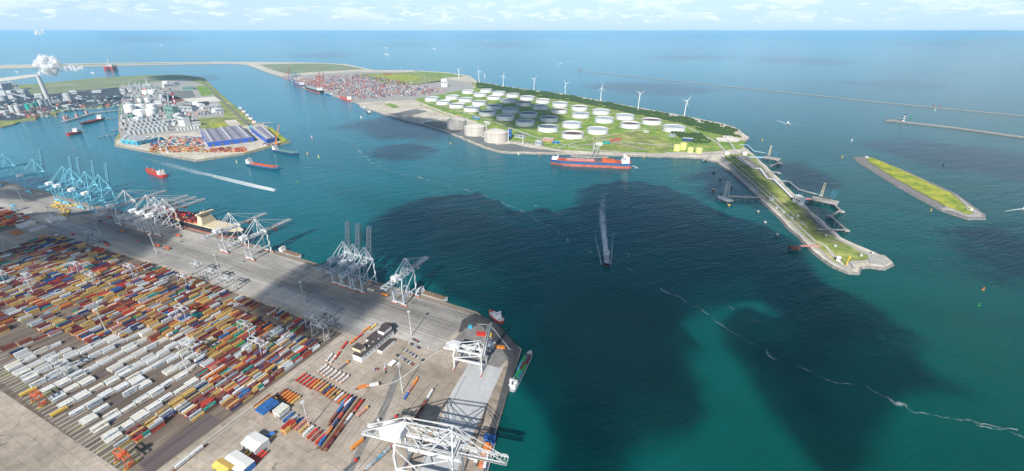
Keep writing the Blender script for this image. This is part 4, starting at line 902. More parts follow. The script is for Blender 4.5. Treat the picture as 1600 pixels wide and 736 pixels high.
# cars ------------------------------------------------------------------------------
car_me = {}
def car(p, rz, col, label):
    if col not in car_me:
        r = root('parked_car', p, rz, label, 'car', 'cars in the office car park')
        mb = MB(mat('car_'+col.replace(' ', '_'), {'white':(.75,.75,.75),'silver':(.45,.47,.5),'black':(.02,.02,.025),'red':(.45,.03,.03),'dark blue':(.03,.06,.15),'grey':(.15,.16,.17)}[col], rough=.35, var=.02))
        sec = [(-2.15,.45,.62),(-2.0,.75,.8),(-1.0,.92,.86),(1.0,.88,.86),(2.0,.72,.84),(2.2,.5,.66)]
        vs = [];  fs = []
        for y, zt, hw in sec: vs += [(-hw,y,.3),(hw,y,.3),(hw,y,zt),(-hw,y,zt)]
        for i in range(5):
            for k in range(4): fs.append((i*4+k, i*4+(k+1)%4, i*4+4+(k+1)%4, i*4+4+k))
        fs += [(3,2,1,0),(20,21,22,23)]; mb.add(vs, fs)
        bd = mb.build('body', r)
        g_ = MB('glass'); g_.add([(-.8,-1.7,.88),(.8,-1.7,.88),(.8,1.0,.86),(-.8,1.0,.86),(-.62,-1.2,1.4),(.62,-1.2,1.4),(.62,.25,1.4),(-.62,.25,1.4)], [(0,1,5,4),(1,2,6,5),(2,3,7,6),(3,0,4,7)]); g_.build('windows', r)
        mb = MB(mb.mats[0]); mb.bz(0, -.48, 1.39, 1.26, 1.5, .06); mb.build('roof', r)
        for x in (-.8, .8):
            for y in (-1.3, 1.35): MB('dark').cyl((x-.1, y, .32), .32, .2, 10, ax=(1,0,0)).build('wheel', r)
        car_me[col] = (r, proto_children(r)); return
    dup(car_me[col][0], p, rz, label, car_me[col][1])
CARS = []
for row, (x0, y0, dx, dy, n) in enumerate(((638,535,2.6,1.3,8), (631,546,2.5,1.4,10), (621,555,2.45,1.5,11), (646,530,2.8,1.5,5))):
    for i in range(n):
        if R() < .1: continue
        c = pick({'white':5,'silver':5,'black':4,'grey':4,'red':1,'dark blue':2}); CARS.append((x0+dx*i, y0+dy*i, rt+R()*.06, c, f'{c} car, {word(i)} in the {word(row)} row of the office car park'))
for x, y, c, l in ((587,577,'dark blue','dark blue car alone below the office building'),(591,577,'red','red car beside the dark blue one below the office'),(602,577,'red','red car parked beside the small white awning'),(603,582,'black','black car below the small white awning'),(626,574,'silver','silver car alone at the edge of the curved road'),(624,577,'black','black car next to the silver one on the curved road'),(670,543,'white','white car alone at the right end of the car park'),(602,571,'white','white van beside the white awning'),(601,576,'white','white van nearest the office entrance')): CARS.append((x, y, rt+.4, c, l))
for x, y, rz, c, l in CARS: car(G(x, y, 5.15), rz, c, l)

# office building --------------------------------------------------------------------
ob = root('office_building', T(-70,-118), rt, 'long low white office building with dark brown flat roofs beside the car park', 'building')
def OB(x, y):                               # photograph to the building's own axes
    p = G(x, y, 5)-Vector(ob.location); return p.dot(E1), p.dot(E2)
def wing(name, c, d, z0, h, wall='white_paint', ov=.5):
    w_ = MB(wall).bz(c[0], c[1], z0, d[0], d[1], h).build(name, ob); MB('brown_roof').bz(c[0], c[1], z0+h, d[0]+ov, d[1]+ov, .35).build('roof', w_); return w_
A1 = OB(587,568); w1_ = wing('wing', (-7,-5), (14,58), 0, 8); 
wing('wing', (-17,6), (9,20), 0, 6.5); wing('penthouse', (-12.5,-24), (13,9), 8.4, 4.2, 'cream'); wing('penthouse', (-9,18), (10,15), 8.4, 4.5); wing('annex', (7,1), (7,24), 0, 4.5)
wd_ = MB('brown_roof'); wd_.cyl((-14,27,0), 8, 8.6, 24); wd_.build('round_wing', ob)
for y in range(-26, 22, 5): MB('glass').bz(.04, y, 4.6, .12, 3.0, 1.5).build('window', ob)
for y in (-22,-14,-6,2,10,18): MB('pale_grey').bz(-7+(y%3), y, 8.36, 1.6, 1.6, .9).build('roof_vent', ob)
aw = root('awning', G(613,570), rt, 'small white flat awning with cars beneath, below the office', 'awning'); MB('white_paint').bz(0,0,2.8,6,10,.3).build('roof', aw)
for x in (-2.7, 2.7):
    for y in (-4.7, 4.7): MB('steel').cyl((x,y,0), .12, 2.8, 8).build('post', aw)
# white sheds at the bottom
def shed(px, label, lx, ly, h, stripe=None, wall='white_metal', roofm='white_paint'):
    r = root('shed', G(*px), rt, label, 'shed'); MB(wall).bz(0,0,0,lx,ly,h).build('wall', r)
    rf = MB(roofm); n = 7
    vs = [(-lx/2-.3,-ly/2-.3,h),(lx/2+.3,-ly/2-.3,h),(lx/2+.3,ly/2+.3,h),(-lx/2-.3,ly/2+.3,h),(-lx/2-.3,0,h+1.6),(lx/2+.3,0,h+1.6)]
    rf.add(vs, [(0,1,5,4),(2,3,4,5),(0,4,3),(1,2,5),(3,2,1,0)]); ro = rf.build('roof', r)
    rb = MB('cream')
    for k in range(n): x = -lx/2+(k+.5)*lx/n; rb.beam((x,-ly/2,h+.06),(x,0,h+1.66),.35,.1); rb.beam((x,0,h+1.66),(x,ly/2,h+.06),.35,.1)
    rb.build('roof_rib', ro)
    for k in range(3): MB('grey_dark').bz(-lx/2+(k+.5)*lx/3, -ly/2-.05, 0, lx/4.5, .1, h*.7).build('door', r)
    return r
shed((401,697), 'white gabled shed beside the empty trailers, upper one of the two', 20, 15, 7)
shed((375,729), 'white shed with a blue side at the bottom edge of the photo', 26, 14, 7, wall='blue')
shed((352,737), 'orange yellow shed cut by the bottom edge beside the blue sided one', 18, 9, 8, wall='yellow', roofm='yellow')
lid = root('shelter', G(424,682), rt, 'little blue roofed yellow hut beside the foot of the banded mast', 'hut'); MB('yellow').bz(0,0,0,4.6,6,2.2).build('wall', lid); MB('blue').prism([(-2.6,-3.3),(2.6,-3.3),(2.6,3.3),(-2.6,3.3)],2.2,2.9,slope=-.5).build('roof', lid)
# odds and ends on the dark corner lot
for (x,y),d,c,l in (((735,512),(5,4,2.6),'cyan','cyan hut on the dark corner lot'),((752,523),(12,6,2.4),'red','red stacked gear on the corner lot'),((764,524),(7,5,2.2),'yellow','yellow stacked gear on the corner lot beside the red'),((777,543),(6,2.6,2.6),'orange','left orange box on the corner lot'),((785,544),(6,2.6,2.6),'orange','right orange box on the corner lot'),((768,541),(9,12,2.2),'steel','grey low workshop on the corner lot under the crane')):
    r = root('storage_unit', G(x, y, 5.15), rt+.3, l, 'storage unit'); mb = MB(c); mb.bz(0,0,0,*d); mb.build('body', r); MB('pale_grey').prism([(-d[0]/2-.1,-d[1]/2-.1),(d[0]/2+.1,-d[1]/2-.1),(d[0]/2+.1,d[1]/2+.1),(-d[0]/2-.1,d[1]/2+.1)], d[2], d[2]+.5, slope=-.6, top=c).build('lid', r)
ymb = MB('yellow')
for i, (x, y) in enumerate([(88,316),(92,317.5),(84,321),(88,324),(93,323),(98,322.5),(104,322),(110,321.5),(116,320.5),(97,327),(103,329),(108,330),(106,333),(100,334.5),(95,336.5),(102,337.5)]):
    r = root('road_barrier', G(x, y, 5.1), rt+.5*i, f'yellow barrier block, {ORD[i]} along the zigzag line behind the light blue cranes', 'barrier', 'yellow barriers behind the blue cranes')
    MB('yellow').prism([(-5,-1.6),(5,-1.6),(5,1.6),(-5,1.6)], 0, 2.2, slope=.3).build('block', r); MB('dark').bz(0,0,2.2,1.2,2.6,.2).build('stripe', r)
# fenders along the quay wall
fb = MB('dark')
# ------------------------------------------------------------------ foam: wakes and the tide line
def foam_mat(name, thr, sc, stretch=1.0, lf=1.8, wd=.45, am=.85):
    m = bpy.data.materials.new(name); m.use_nodes = True; nt = m.node_tree; nt.nodes.clear(); N = nt.nodes.new; L = nt.links.new
    at = N('ShaderNodeAttribute'); at.attribute_name = 'froth'; uv = N('ShaderNodeAttribute'); uv.attribute_name = 'lane'
    mp = N('ShaderNodeMapping'); mp.inputs['Scale'].default_value = (1, stretch, 1); L(uv.outputs['Vector'], mp.inputs[0])
    nz = N('ShaderNodeTexNoise'); nz.inputs['Scale'].default_value = sc; nz.inputs['Detail'].default_value = 8; nz.inputs['Roughness'].default_value = .7; L(mp.outputs[0], nz.inputs['Vector'])
    a = N('ShaderNodeMath'); a.operation = 'MULTIPLY_ADD'; L(nz.outputs[0], a.inputs[0]); a.inputs[1].default_value = 1.6; lo = N('ShaderNodeTexNoise'); lo.inputs['Scale'].default_value = sc*.45; lo.inputs['Detail'].default_value = 2; L(uv.outputs['Vector'], lo.inputs['Vector']); l2 = N('ShaderNodeMath'); l2.operation = 'MULTIPLY_ADD'; L(lo.outputs[0], l2.inputs[0]); l2.inputs[1].default_value = lf; l2.inputs[2].default_value = -lf/2; l3 = N('ShaderNodeMath'); L(l2.outputs[0], l3.inputs[0]); L(at.outputs['Fac'], l3.inputs[1]); L(l3.outputs[0], a.inputs[2])
    r = N('ShaderNodeMapRange'); r.inputs[1].default_value = thr; r.inputs[2].default_value = thr+wd; r.inputs[4].default_value = am; L(a.outputs[0], r.inputs[0])
    tr = N('ShaderNodeBsdfTransparent'); df = N('ShaderNodeBsdfDiffuse'); df.inputs[0].default_value = (.78,.84,.84,1)
    mx_ = N('ShaderNodeMixShader'); L(r.outputs[0], mx_.inputs[0]); L(tr.outputs[0], mx_.inputs[1]); L(df.outputs[0], mx_.inputs[2])
    o = N('ShaderNodeOutputMaterial'); L(mx_.outputs[0], o.inputs[0]); M[name] = m
foam_mat('foam_line', 1.12, .05, 1, 1.9, .6, .6); foam_mat('foam_thread', 1.12, .09, 1, 1.0, .6, .62); foam_mat('foam_wake', 1.0, .30, .045, .35, .75, .78); foam_mat('foam_soft', .95, .12, .30, .3, 1.0, .75)
def foam(name, pts, w, m='foam_wake', s0=1.0, s1=1.0, z=.25, px=True, seg=10, label=None):
    P = [G(x, y, z) for x, y in pts] if px else [Vector(p) for p in pts]
    P = curve(P, seg) if len(P) > 2 else [P[0].lerp(P[1], k/20) for k in range(21)]
    n = len(P); ww = [w(i/(n-1)) if callable(w) else w for i in range(n)]; C_ = 6; vs = []; fr = []; ln = []; s = 0
    for i in range(n):
        d = (P[min(i+1, n-1)]-P[max(i-1, 0)]); d.z = 0; d.normalize(); nn = Vector((-d.y, d.x, 0)); s += (P[i]-P[i-1]).length if i else 0
        for c in range(C_+1):
            u = c/C_*2-1; v = P[i]+nn*u*ww[i]/2; vs.append((v.x, v.y, z)); st = (s0+(s1-s0)*i/(n-1)); fr.append(st*(1-abs(u)**2)-(0 if 0 < i < n-1 else 1)); ln.append((u*ww[i]/2, s, 0))
    fs = [(i*(C_+1)+c, i*(C_+1)+c+1, (i+1)*(C_+1)+c+1, (i+1)*(C_+1)+c) for i in range(n-1) for c in range(C_)]
    me = bpy.data.meshes.new(name); me.from_pydata(vs, [], fs); me.materials.append(M[m])
    a = me.attributes.new('froth', 'FLOAT', 'POINT'); a.data.foreach_set('value', fr)
    a = me.attributes.new('lane', 'FLOAT_VECTOR', 'POINT'); a.data.foreach_set('vector', [x for v in ln for x in v]); me.update()
    o = bpy.data.objects.new(name, me); COL.objects.link(o); return tag(o, label, None, kind='stuff')
TL = [(485,188),(512,200),(530,214),(548,224),(572,244),(590,261),(640,274),(690,286),(740,301),(790,318),(830,337),(862,357),(905,383),(950,404),(1000,431),(1040,455),(1080,474),(1110,496),(1145,521),(1185,541),(1213,562),(1250,573),(1290,592),(1322,600),(1350,604),(1392,625),(1440,645),(1490,654),(1530,661),(1560,668),(1600,684),(1660,700)]
random.seed(31)
def wiggle(P, amp):
    Q = curve([Vector((x, y, 0)) for x, y in P], 8); return [(q.x+amp*noise.noise(Vector((q.x*.06, q.y*.06, 1))), q.y+amp*.6*noise.noise(Vector((q.x*.06, q.y*.06, 7)))) for q in Q]
foam('foam_line', wiggle(TL, 7), lambda t: 13-8*t, 'foam_line', .18, .24, seg=2)
foam('foam_line', wiggle(TL[12:], 7), lambda t: 2.2-.8*t, 'foam_thread', .46, .56, z=.32, seg=2)
foam('foam_line', wiggle(TL[2:13], 8), 3.4, 'foam_thread', .44, .50, z=.3, seg=2)
foam('foam_line', wiggle([(700,281),(790,300),(850,325),(900,352),(960,385),(1000,412)], 12), 4, 'foam_line', .25, .2, seg=2); foam('foam_line', wiggle([(1110,470),(1150,485),(1180,500),(1215,515)], 8), 3, 'foam_line', .45, .2, seg=2)
foam('foam_line', wiggle([(1480,650),(1510,655),(1540,668),(1590,672)], 8), 3, 'foam_line', .5, .5, seg=2); foam('foam_line', wiggle([(1340,455),(1370,472),(1410,490)], 8), 3, 'foam_line', .25, .1, seg=2); foam('foam_line', wiggle([(1495,603),(1540,630),(1580,660)], 8), 3, 'foam_line', .3, .1, seg=2)
foam('ship_wake', [(430,297.5),(390,288.5),(340,276.5),(290,264.5),(250,254)], lambda t: 19+15*t, 'foam_wake', .98, .22)
foam('ship_wake', [(430,299),(385,289.5),(330,276)], 7, 'foam_wake', 1.3, .5, z=.35); foam('ship_wake', [(426,295),(385,285.5),(330,272.5)], 7, 'foam_wake', 1.2, .5, z=.35)
foam('ship_wake', [(290,264.5),(250,254),(215,243),(185,232)], 34, 'foam_wake', .38, .05)
foam('ship_wake', [(947,402),(946,385),(943,360),(941,330),(944,300)], lambda t: 8+16*t, 'foam_soft', 1.9, .2)
foam('ship_wake', [(947,400),(946,388),(944,372)], lambda t: 7, 'foam_wake', 1.3, .5, z=.35)
foam('ship_wake', [(940,414),(936,395),(931,372),(928,350)], 2.6, 'foam_wake', 1.1, .1); foam('ship_wake', [(954,414),(956,395),(957,372),(959,350)], 2.6, 'foam_wake', 1.1, .1)
foam('ship_wake', [(876,99.7),(900,95),(930,89.5)], lambda t: 20+50*t, 'foam_wake', .7, .3); foam('ship_wake', [(1230,194),(1218,189.5),(1210,188)], 9, 'foam_wake', 1.1, .6); foam('ship_wake', [(1236,193),(1260,196)], 12, 'foam_wake', .6, .2)
foam('ship_wake', [(1600,326),(1584,328),(1568,331)], 6, 'foam_wake', 1.1, .4); foam('ship_wake', [(146,114),(160,113.6),(168,113.8)], 25, 'foam_wake', 1.1, .5)
foam('ship_wake', [(988,259),(996,262),(992,263)], 10, 'foam_wake', .9, .6); foam('ship_wake', [(690,209),(704,212),(716,210)], 5, 'foam_wake', .6, .4)

# ------------------------------------------------------------------ ships. Local frame: +y towards the bow, waterline at z = 0
def hull_mesh(mb, L, B, fb, hullm, bootm, deckm, boot=.35, bowrise=2.0, full=.8):
    st = [(0,.62,1.05),(.03,.85,1.04),(.10,1,1.02),(.5,1,1),(full,1,1.02),(.90,.86,1.15),(.95,.62,1.28),(.985,.30,1.4),(1,.03,1.45)]
    n = len(st); rows = []
    for fy, fw, fz in st:
        y = fy*L; hw = B/2*fw; top = fb+(fz-1)*bowrise*2.2; wl = .82 if .1 < fy < .9 else .7
        rows.append([(-hw*(wl if fy > .85 else .97), y*.985+(0), -1.0), (-hw*(.9 if fy > .85 else .99), y*.99, fb*boot), (-hw, y, top), (hw, y, top), (hw*(.9 if fy > .85 else .99), y*.99, fb*boot), (hw*(wl if fy > .85 else .97), y*.985, -1.0)])
    vs = [p for r in rows for p in r]
    for m_, a, b in ((bootm, 0, 1), (hullm, 1, 2), (hullm, 3, 4), (bootm, 4, 5)): mb.m(m_).add(vs, [(i*6+a, i*6+b, (i+1)*6+b, (i+1)*6+a) for i in range(n-1)])
    mb.m(hullm).add([rows[0][k] for k in range(6)], [(0,1,2,3,4,5)])
    # deck just below a bulwark
    dk = [(p[2][0]*.96, p[2][1]*.998+.05, p[2][2]-.7) for p in rows]+[(p[3][0]*.96, p[3][1]*.998+.05, p[3][2]-.7) for p in rows]
    mb.m(deckm).add(dk, [(i, n+i, n+i+1, i+1) for i in range(n-1)])
def ship(name, label, cat, stern, bow, B, fb, hullm, bootm, deckm, sup=None, kind='tanker', group=None, boot=.35, px=True, supm='white_paint', extra=None, full=.8, funnel='orange'):
    p, q = (G(*stern, 0), G(*bow, 0)) if px else (Vector(stern), Vector(bow)); d = q-p; L = d.length; rz = atan2(d.y, d.x)-pi/2
    r = root(name, p, rz, label, cat, group); mb = MB(hullm); hull_mesh(mb, L, B, fb, hullm, bootm, deckm, boot, full=full); mb.build('hull', r)
    if sup:
        f0, ln, hh = sup; y0 = f0*L; s = MB(supm); w = B*.86; lv = max(2, int(hh/2.8))
        for k in range(lv):
            sh = k*ln*.06; s.bz(0, y0+ln/2-sh/2, fb-.7+k*2.7, w*(1-.06*k), ln-sh, 2.72)
        top = fb-.7+lv*2.7; s.bz(0, y0+ln*.62, top, B*1.0, ln*.35, 2.6); sp_ = s.build('superstructure', r)
        wmb = MB('glass')
        if L > 30:
            for k in range(1, lv): wmb.bz(0, y0+ln-k*ln*.06+.02, fb+.7+k*2.7, w*(.86-.06*k), .12, .9)
        wmb.bz(0, y0+ln*.62+ln*.175, top+.9, B*.92, .15, 1.1); wmb.build('windows', sp_)
        fm = MB(funnel); fm.prism([(-B*.1,y0+.8),(B*.1,y0+.8),(B*.08,y0+ln*.22),(-B*.08,y0+ln*.22)], fb, top+3.2); fm.m('dark').bz(0, y0+.8+ln*.08, top+3.2, B*.14, ln*.12, .6); fm.build('funnel', r)
        ms = min(1, L/90); MB('white_metal').beam((0, y0+ln*.6, top+2.4), (0, y0+ln*.6, top+2.6+6*ms), .5*ms).beam((-2.5*ms, y0+ln*.6, top+2.6+4*ms), (2.5*ms, y0+ln*.6, top+2.6+4*ms), .3*ms).build('mast', r)
    if kind == 'tanker':
        a, b = L*(sup[0]+.02)+sup[1], L*.9; mb = MB(deckm)
        for x in (-B*.06, 0, B*.06): mb.beam((x, a, fb+1), (x, b, fb+1), .7)
        for k in range(6): y = a+(b-a)*k/5; mb.beam((-B*.42, y, fb+.2), (B*.42, y, fb+.2), .5)
        mb.build('deck_pipes', r)
        mb = MB('white_metal'); mb.bz(0, (a+b)/2, fb-.7, .8, .8, 9); mb.beam((0, (a+b)/2, fb+8), (B*.1, (a+b)/2+9, fb+9.5), .5); mb.build('hose_crane', r)
        mb = MB('white_metal'); mb.bz(0, L*.93, fb, .7, .7, 9); mb.build('foremast', r)
    if kind == 'cargo':
        a, b = (sup[0]*L+sup[1]+2, L*.88) if sup and sup[0] < .5 else (L*.08, L*.85); n = 4
        for k in range(n): y = a+(b-a)*(k+.5)/n; mb = MB(extra or 'green'); mb.bz(0, y, fb-.6, B*.74, (b-a)/n*.88, 2.2); mb.build('hatch_cover', r)
        MB('white_metal').bz(0, L*.93, fb, .6, .6, 8).build('foremast', r)
    return r, L
def on_ship(r, x, y, z): ca, sa = cos(r.rotation_euler[2]), sin(r.rotation_euler[2]); l = r.location; return Vector((l[0]+x*ca-y*sa, l[1]+x*sa+y*ca, l[2]+z))
# the crude tanker at the oil jetty
r, L = ship('tanker_ship', 'long tanker with red deck and blue and red hull berthed below the white tanks', 'tanker', (985.5,261), (859,255.5), 42, 15, 'hull_blue', 'hull_red', 'deck_red', sup=(.03,22,17), kind='tanker', boot=.5)
mb = MB('orange_red'); mb.bz(0, L*.26, 14.5, 24, 30, 5).bz(0, L*.33, 14.5, 16, 10, 8); mb.build('deckhouse', r); mb = MB('grey_dark'); mb.prism([(-15, L*.36), (15, L*.36), (12, L*.44), (-12, L*.44)], 14.5, 16.5); mb.build('deck_cover', r)
mb = MB('white_paint').bz(0, L*.94, 16, 26, 16, 4.5).bz(0, L*.9, 16, 3, 2, 12); mb.build('forecastle', r); mb = MB('deck_red')
mb.bz(0, L*.62, 14.5, 32, L*.36, 1.4); mb.build('pipe_deck', r)
mb = MB('white_metal'); [mb.bz(x, L*.62, 15.9, .8, L*.34, .9) for x in (-8, 8)]; mb.build('white_pipes', r)
# cream container ship at the quay
r, L = ship('container_ship', 'container ship with tall cream wheelhouse moored beneath the white quay cranes', 'container ship', tuple(T(-850,22,0)), tuple(T(-532,19,0)), 34, 15, 'hull_black', 'hull_red', 'cream', sup=(.64,16,24), kind='none', px=False, supm='cream', funnel='cream')
mb = MB('cream'); [mb.bz(0, L*(.72+.033*k), 14.5, 29, 8.5, 2.4) for k in range(6)]; mb.build('hatch_cover', r)
mb = MB('white_metal'); [mb.beam((s*15, L*(.715+.033*k), 14), (s*15, L*(.715+.033*k), 20), .5) or mb.beam((-15, L*(.715+.033*k), 20), (15, L*(.715+.033*k), 20), .4) for k in range(7) for s in (-1, 1)]; mb.build('lashing_bridge', r)
for i in range(14):
    for j in range(11):
        for t in range(random.choice((0,1,1,2,3))):
            c = pick({'brown':6,'maroon':5,'navy':3,'red':4,'yellow':2,'light grey':2}); cont(on_ship(r, -13.5+2.7*j, L*.07+13.2*i, 15.2+2.62*t), r.rotation_euler[2], 12.2, c, f'{c} container on the cream ship')
# barges and tugs along the quays
def barge(label, stern, bow, B, fb, hullm, deckm, px=False, boxes=None, wheel=True, supm='white_paint', group='inland barges'):
    r, L = ship('inland_barge', label, 'barge', stern, bow, B, fb, hullm, hullm, deckm, sup=(.03, 9, 4.5) if wheel else None, kind='none', px=px, group=group, supm=supm, full=.88, funnel='grey_dark')
    MB('grey_dark' if boxes else 'tan_hold').prism([(-B*.4, L*.2), (B*.4, L*.2), (B*.4, L*.9), (-B*.4, L*.9)], fb-.6, fb+.9).build('hold_coaming', r)
    if boxes:
        n = int(L*.68/12.6)
        for i in range(n):
            for j in range(3):
                for t in range(2 if (i+j) % 3 else 1):
                    c = boxes[(i*5+j*3+t) % len(boxes)]; cont(on_ship(r, (j-1)*2.5, L*.24+6+12.6*i, fb+.3+2.62*t), r.rotation_euler[2], 12.2, c, f'{c} container, {TIER[t]} tier, {word(i)} bay, {("left","middle","right")[j]} row of the {boxes[-1] and label.split(",")[0]}', pri=1)
    return r
mk('tan_hold', (.30,.20,.13), var=.3)
barge('grey and cyan barge moored right of the white crane with orange wheels', tuple(T(-423,9,0)), tuple(T(-368,9,0)), 10, 3.2, 'silver', 'silver')
barge('grey barge with brown hold moored beside the lone grey crane', tuple(T(-112,10,0)), tuple(T(-56,10,0)), 10, 3.2, 'silver', 'silver')
barge('container barge on the south quay, wheelhouse down and bow up, green and yellow boxes', (799,612), (829.5,551.5), 9.5, 3, 'steel', 'steel', px=True, boxes=['teal','yellow','brown','maroon','green','white','sky blue'])
barge('container barge beneath the big white crane', (768,684), (746,762), 12, 3, 'navy', 'steel', px=True, boxes=['orange','orange','salmon','light grey','orange','navy','white'], supm='blue')
r, L = ship('tugboat', 'red hulled tug with white wheelhouse at the dark quay corner', 'tug', (768,490), (786,506), 11, 3.4, 'red', 'red', 'pale_grey', sup=(.40,7,6), kind='none', full=.6, funnel='blue')
MB('orange_red').cyl((0,-3,1), 2.2, 2.5, 12).build('stern_fender', r)
# ship in the middle of the channel
ship('coaster', 'pale decked coaster under way in the middle of the shaded water, white wake behind', 'cargo ship', (947,398), (948,417), 11, 4.5, 'hull_black', 'hull_red', 'pale_grey', sup=(.05,8,5), kind='cargo', extra='silver')
ship('small_tanker', 'small bright red tanker in mid channel above the white wake', 'tanker', (258,277.5), (230,267), 17, 7, 'red', 'red', 'deck_red', sup=(.10,14,10), kind='tanker')
ship('cargo_ship', 'blue cargo ship with orange deck cargo near the blue warehouses', 'cargo ship', (387,257.5), (437,265.5), 17, 7, 'hull_blue', 'hull_black', 'deck_red', sup=(.03,14,13), kind='cargo', extra='orange_red')
ship('cargo_ship', 'navy cargo ship with green hatches moored at the tip of the warehouse quay', 'cargo ship', (428,236), (467,243), 17, 7, 'navy', 'hull_black', 'green', sup=(.03,13,13), kind='cargo', extra='plant_green')
ship('tanker_ship', 'red tanker with white superstructure leaving the inner basin', 'tanker', (126,208), (105,213), 20, 9, 'red', 'hull_red', 'red', sup=(.06,18,13), kind='tanker')
ship('tanker_ship', 'dark red tanker moored to the jetty in the inner basin', 'tanker', (163,187), (127,196), 22, 9, 'maroon_hull' if 0 else 'hull_black', 'hull_red', 'red', sup=(.06,20,15), kind='tanker')
for l, s_, b_, B, fb, hm_, dm in (('red and white feeder ship at the far container terminal', (548,158.5), (530,152.5), 26, 10, 'red', 'white_paint'), ('grey ship at the near end of the far container terminal', (578,177.5), (572,172), 12, 5, 'grey_dark', 'steel'),
      ('large container ship under the orange cranes of the far terminal', (503,145.5), (478,138), 40, 16, 'hull_black', 'plant_green'), ('small white ship astern of the large container ship', (519,149.5), (509,146), 14, 6, 'hull_blue', 'white_paint'), ('dark container ship beneath the farthest orange cranes', (474,136), (460,130.5), 36, 14, 'navy', 'navy'),
      ('small work boat beside the sandy bank of the far terminal', (570,170) , (563,167.5), 10, 4, 'steel', 'cream')):
    ship('feeder_ship', l, 'cargo ship', s_, b_, B, fb, hm_, 'hull_red' if fb > 8 else hm_, dm, sup=(.06, 14 if fb > 8 else 6, 14 if fb > 8 else 5), kind='cargo', extra='hull_red' if 'red' in l else 'steel')
for i, (c, l) in enumerate((('cyan','cyan'),('hull_red','red'),('navy','navy'),('pale_grey','pale grey'),('orange_red','orange'))):
    x, y = 373+5.4*i, 168+5.6*i; ship('moored_barge', f'{l} barge in the string moored along the east dyke', 'barge', (x+3.6, y+3.6), (x, y), 14, 5, c, c, 'pale_grey', sup=(.08,8,5), kind='cargo', extra=c, group='barges along the dyke')
# boats far away
FAR = [((606.5,86),(601,84.6),'white ferry on the open sea above the far terminal',38,16),((604.5,75.3),(601.5,75),'small white ship on the sea beyond the white ferry',40,20),((680,77),(676,76.2),'white and orange ship on the sea right of the ferry',45,20),((142,62.3),(139.5,62),'tiny white ship near the horizon at the left',60,25),((254,71.3),(250.5,71),'tiny white ship near the horizon, second from the left',45,20),((505,62.6),(502.5,62.4),'tiny pale ship just below the horizon, left of centre',60,20),((760,64.2),(757,64),'tiny pale ship just below the horizon, right of centre',60,20),
       ((1170,75),(1168.5,74.4),'lone white sail far out on the right sea',30,16),((1528,72),(1526.5,71.5),'tiny white boat near the horizon at the far right',40,20),((877,99.8),(871.5,100.4),'small white and orange boat towing a long wake on the open sea',18,9),((1229,192),(1235,195),'white catamaran off the jetty tongue with a short wake',9,5),((1598,326.5),(1602,326),'white speedboat at the right edge of the photo',4,2),((147,114.3),(142,113.8),'small white boat with a wake in the bay near the red rig',18,8),((563,183.4),(566,184),'small pilot boat in the channel beside the sandy bank',6,3),((486.5,215.3),(488.5,216),'small red boat in the channel right of the warehouses',6,2.5),((25,112.5),(28,112.8),'white boat in the bay above the power station',20,8),((480,252) if 0 else (808+0,240.5),(813,243),'green and yellow work boat left of the long tanker',7,3)]
for s_, b_, l, B, fb in FAR:
    g_ = 'green' if 'green' in l else 'red' if 'red boat' in l else 'white_paint'
    B *= .6; fb *= .5; ship('boat', l, 'boat', s_, b_, B, fb, g_, g_, 'white_paint', sup=(.25, B*.8, fb*1.0), kind='none', funnel='orange')
# semi-submersible rig
r = root('drilling_rig', G(174,110,0), .3, 'red semi-submersible rig with a lattice derrick in the far bay', 'oil rig')
for x in (-28, 28): MB('red').bz(x, 0, -1, 18, 110, 8).build('pontoon', r)
for x in (-28, 28):
    for y in (-42, 0, 42): MB('red').cyl((x, y, 6), 8.5, 26, 12).build('column', r)
MB('hull_red').bz(0, 0, 32, 84, 100, 12).build('deck', r); MB('white_metal').bz(26, -30, 44, 26, 28, 14).bz(-24, 28, 44, 22, 26, 9).build('accommodation', r)
mb = MB('pale_grey')
for x in (-1, 1):
    for y in (-1, 1): mb.beam((x*9, y*9, 44), (x*3, y*3, 108), 2)
for k in range(6): z = 48+k*10; q = 9-k*1.0; mb.beam((-q,-q,z),(q,-q,z+8),1.2).beam((q,q,z),(-q,q,z+8),1.2).beam((q,-q,z),(q,q,z+8),1.2)
mb.build('derrick', r); MB('orange').beam((-34,-40,46), (-60,-55,78), 2).build('deck_crane', r); MB('orange').beam((34,40,46), (20,62,84), 2).build('deck_crane', r)

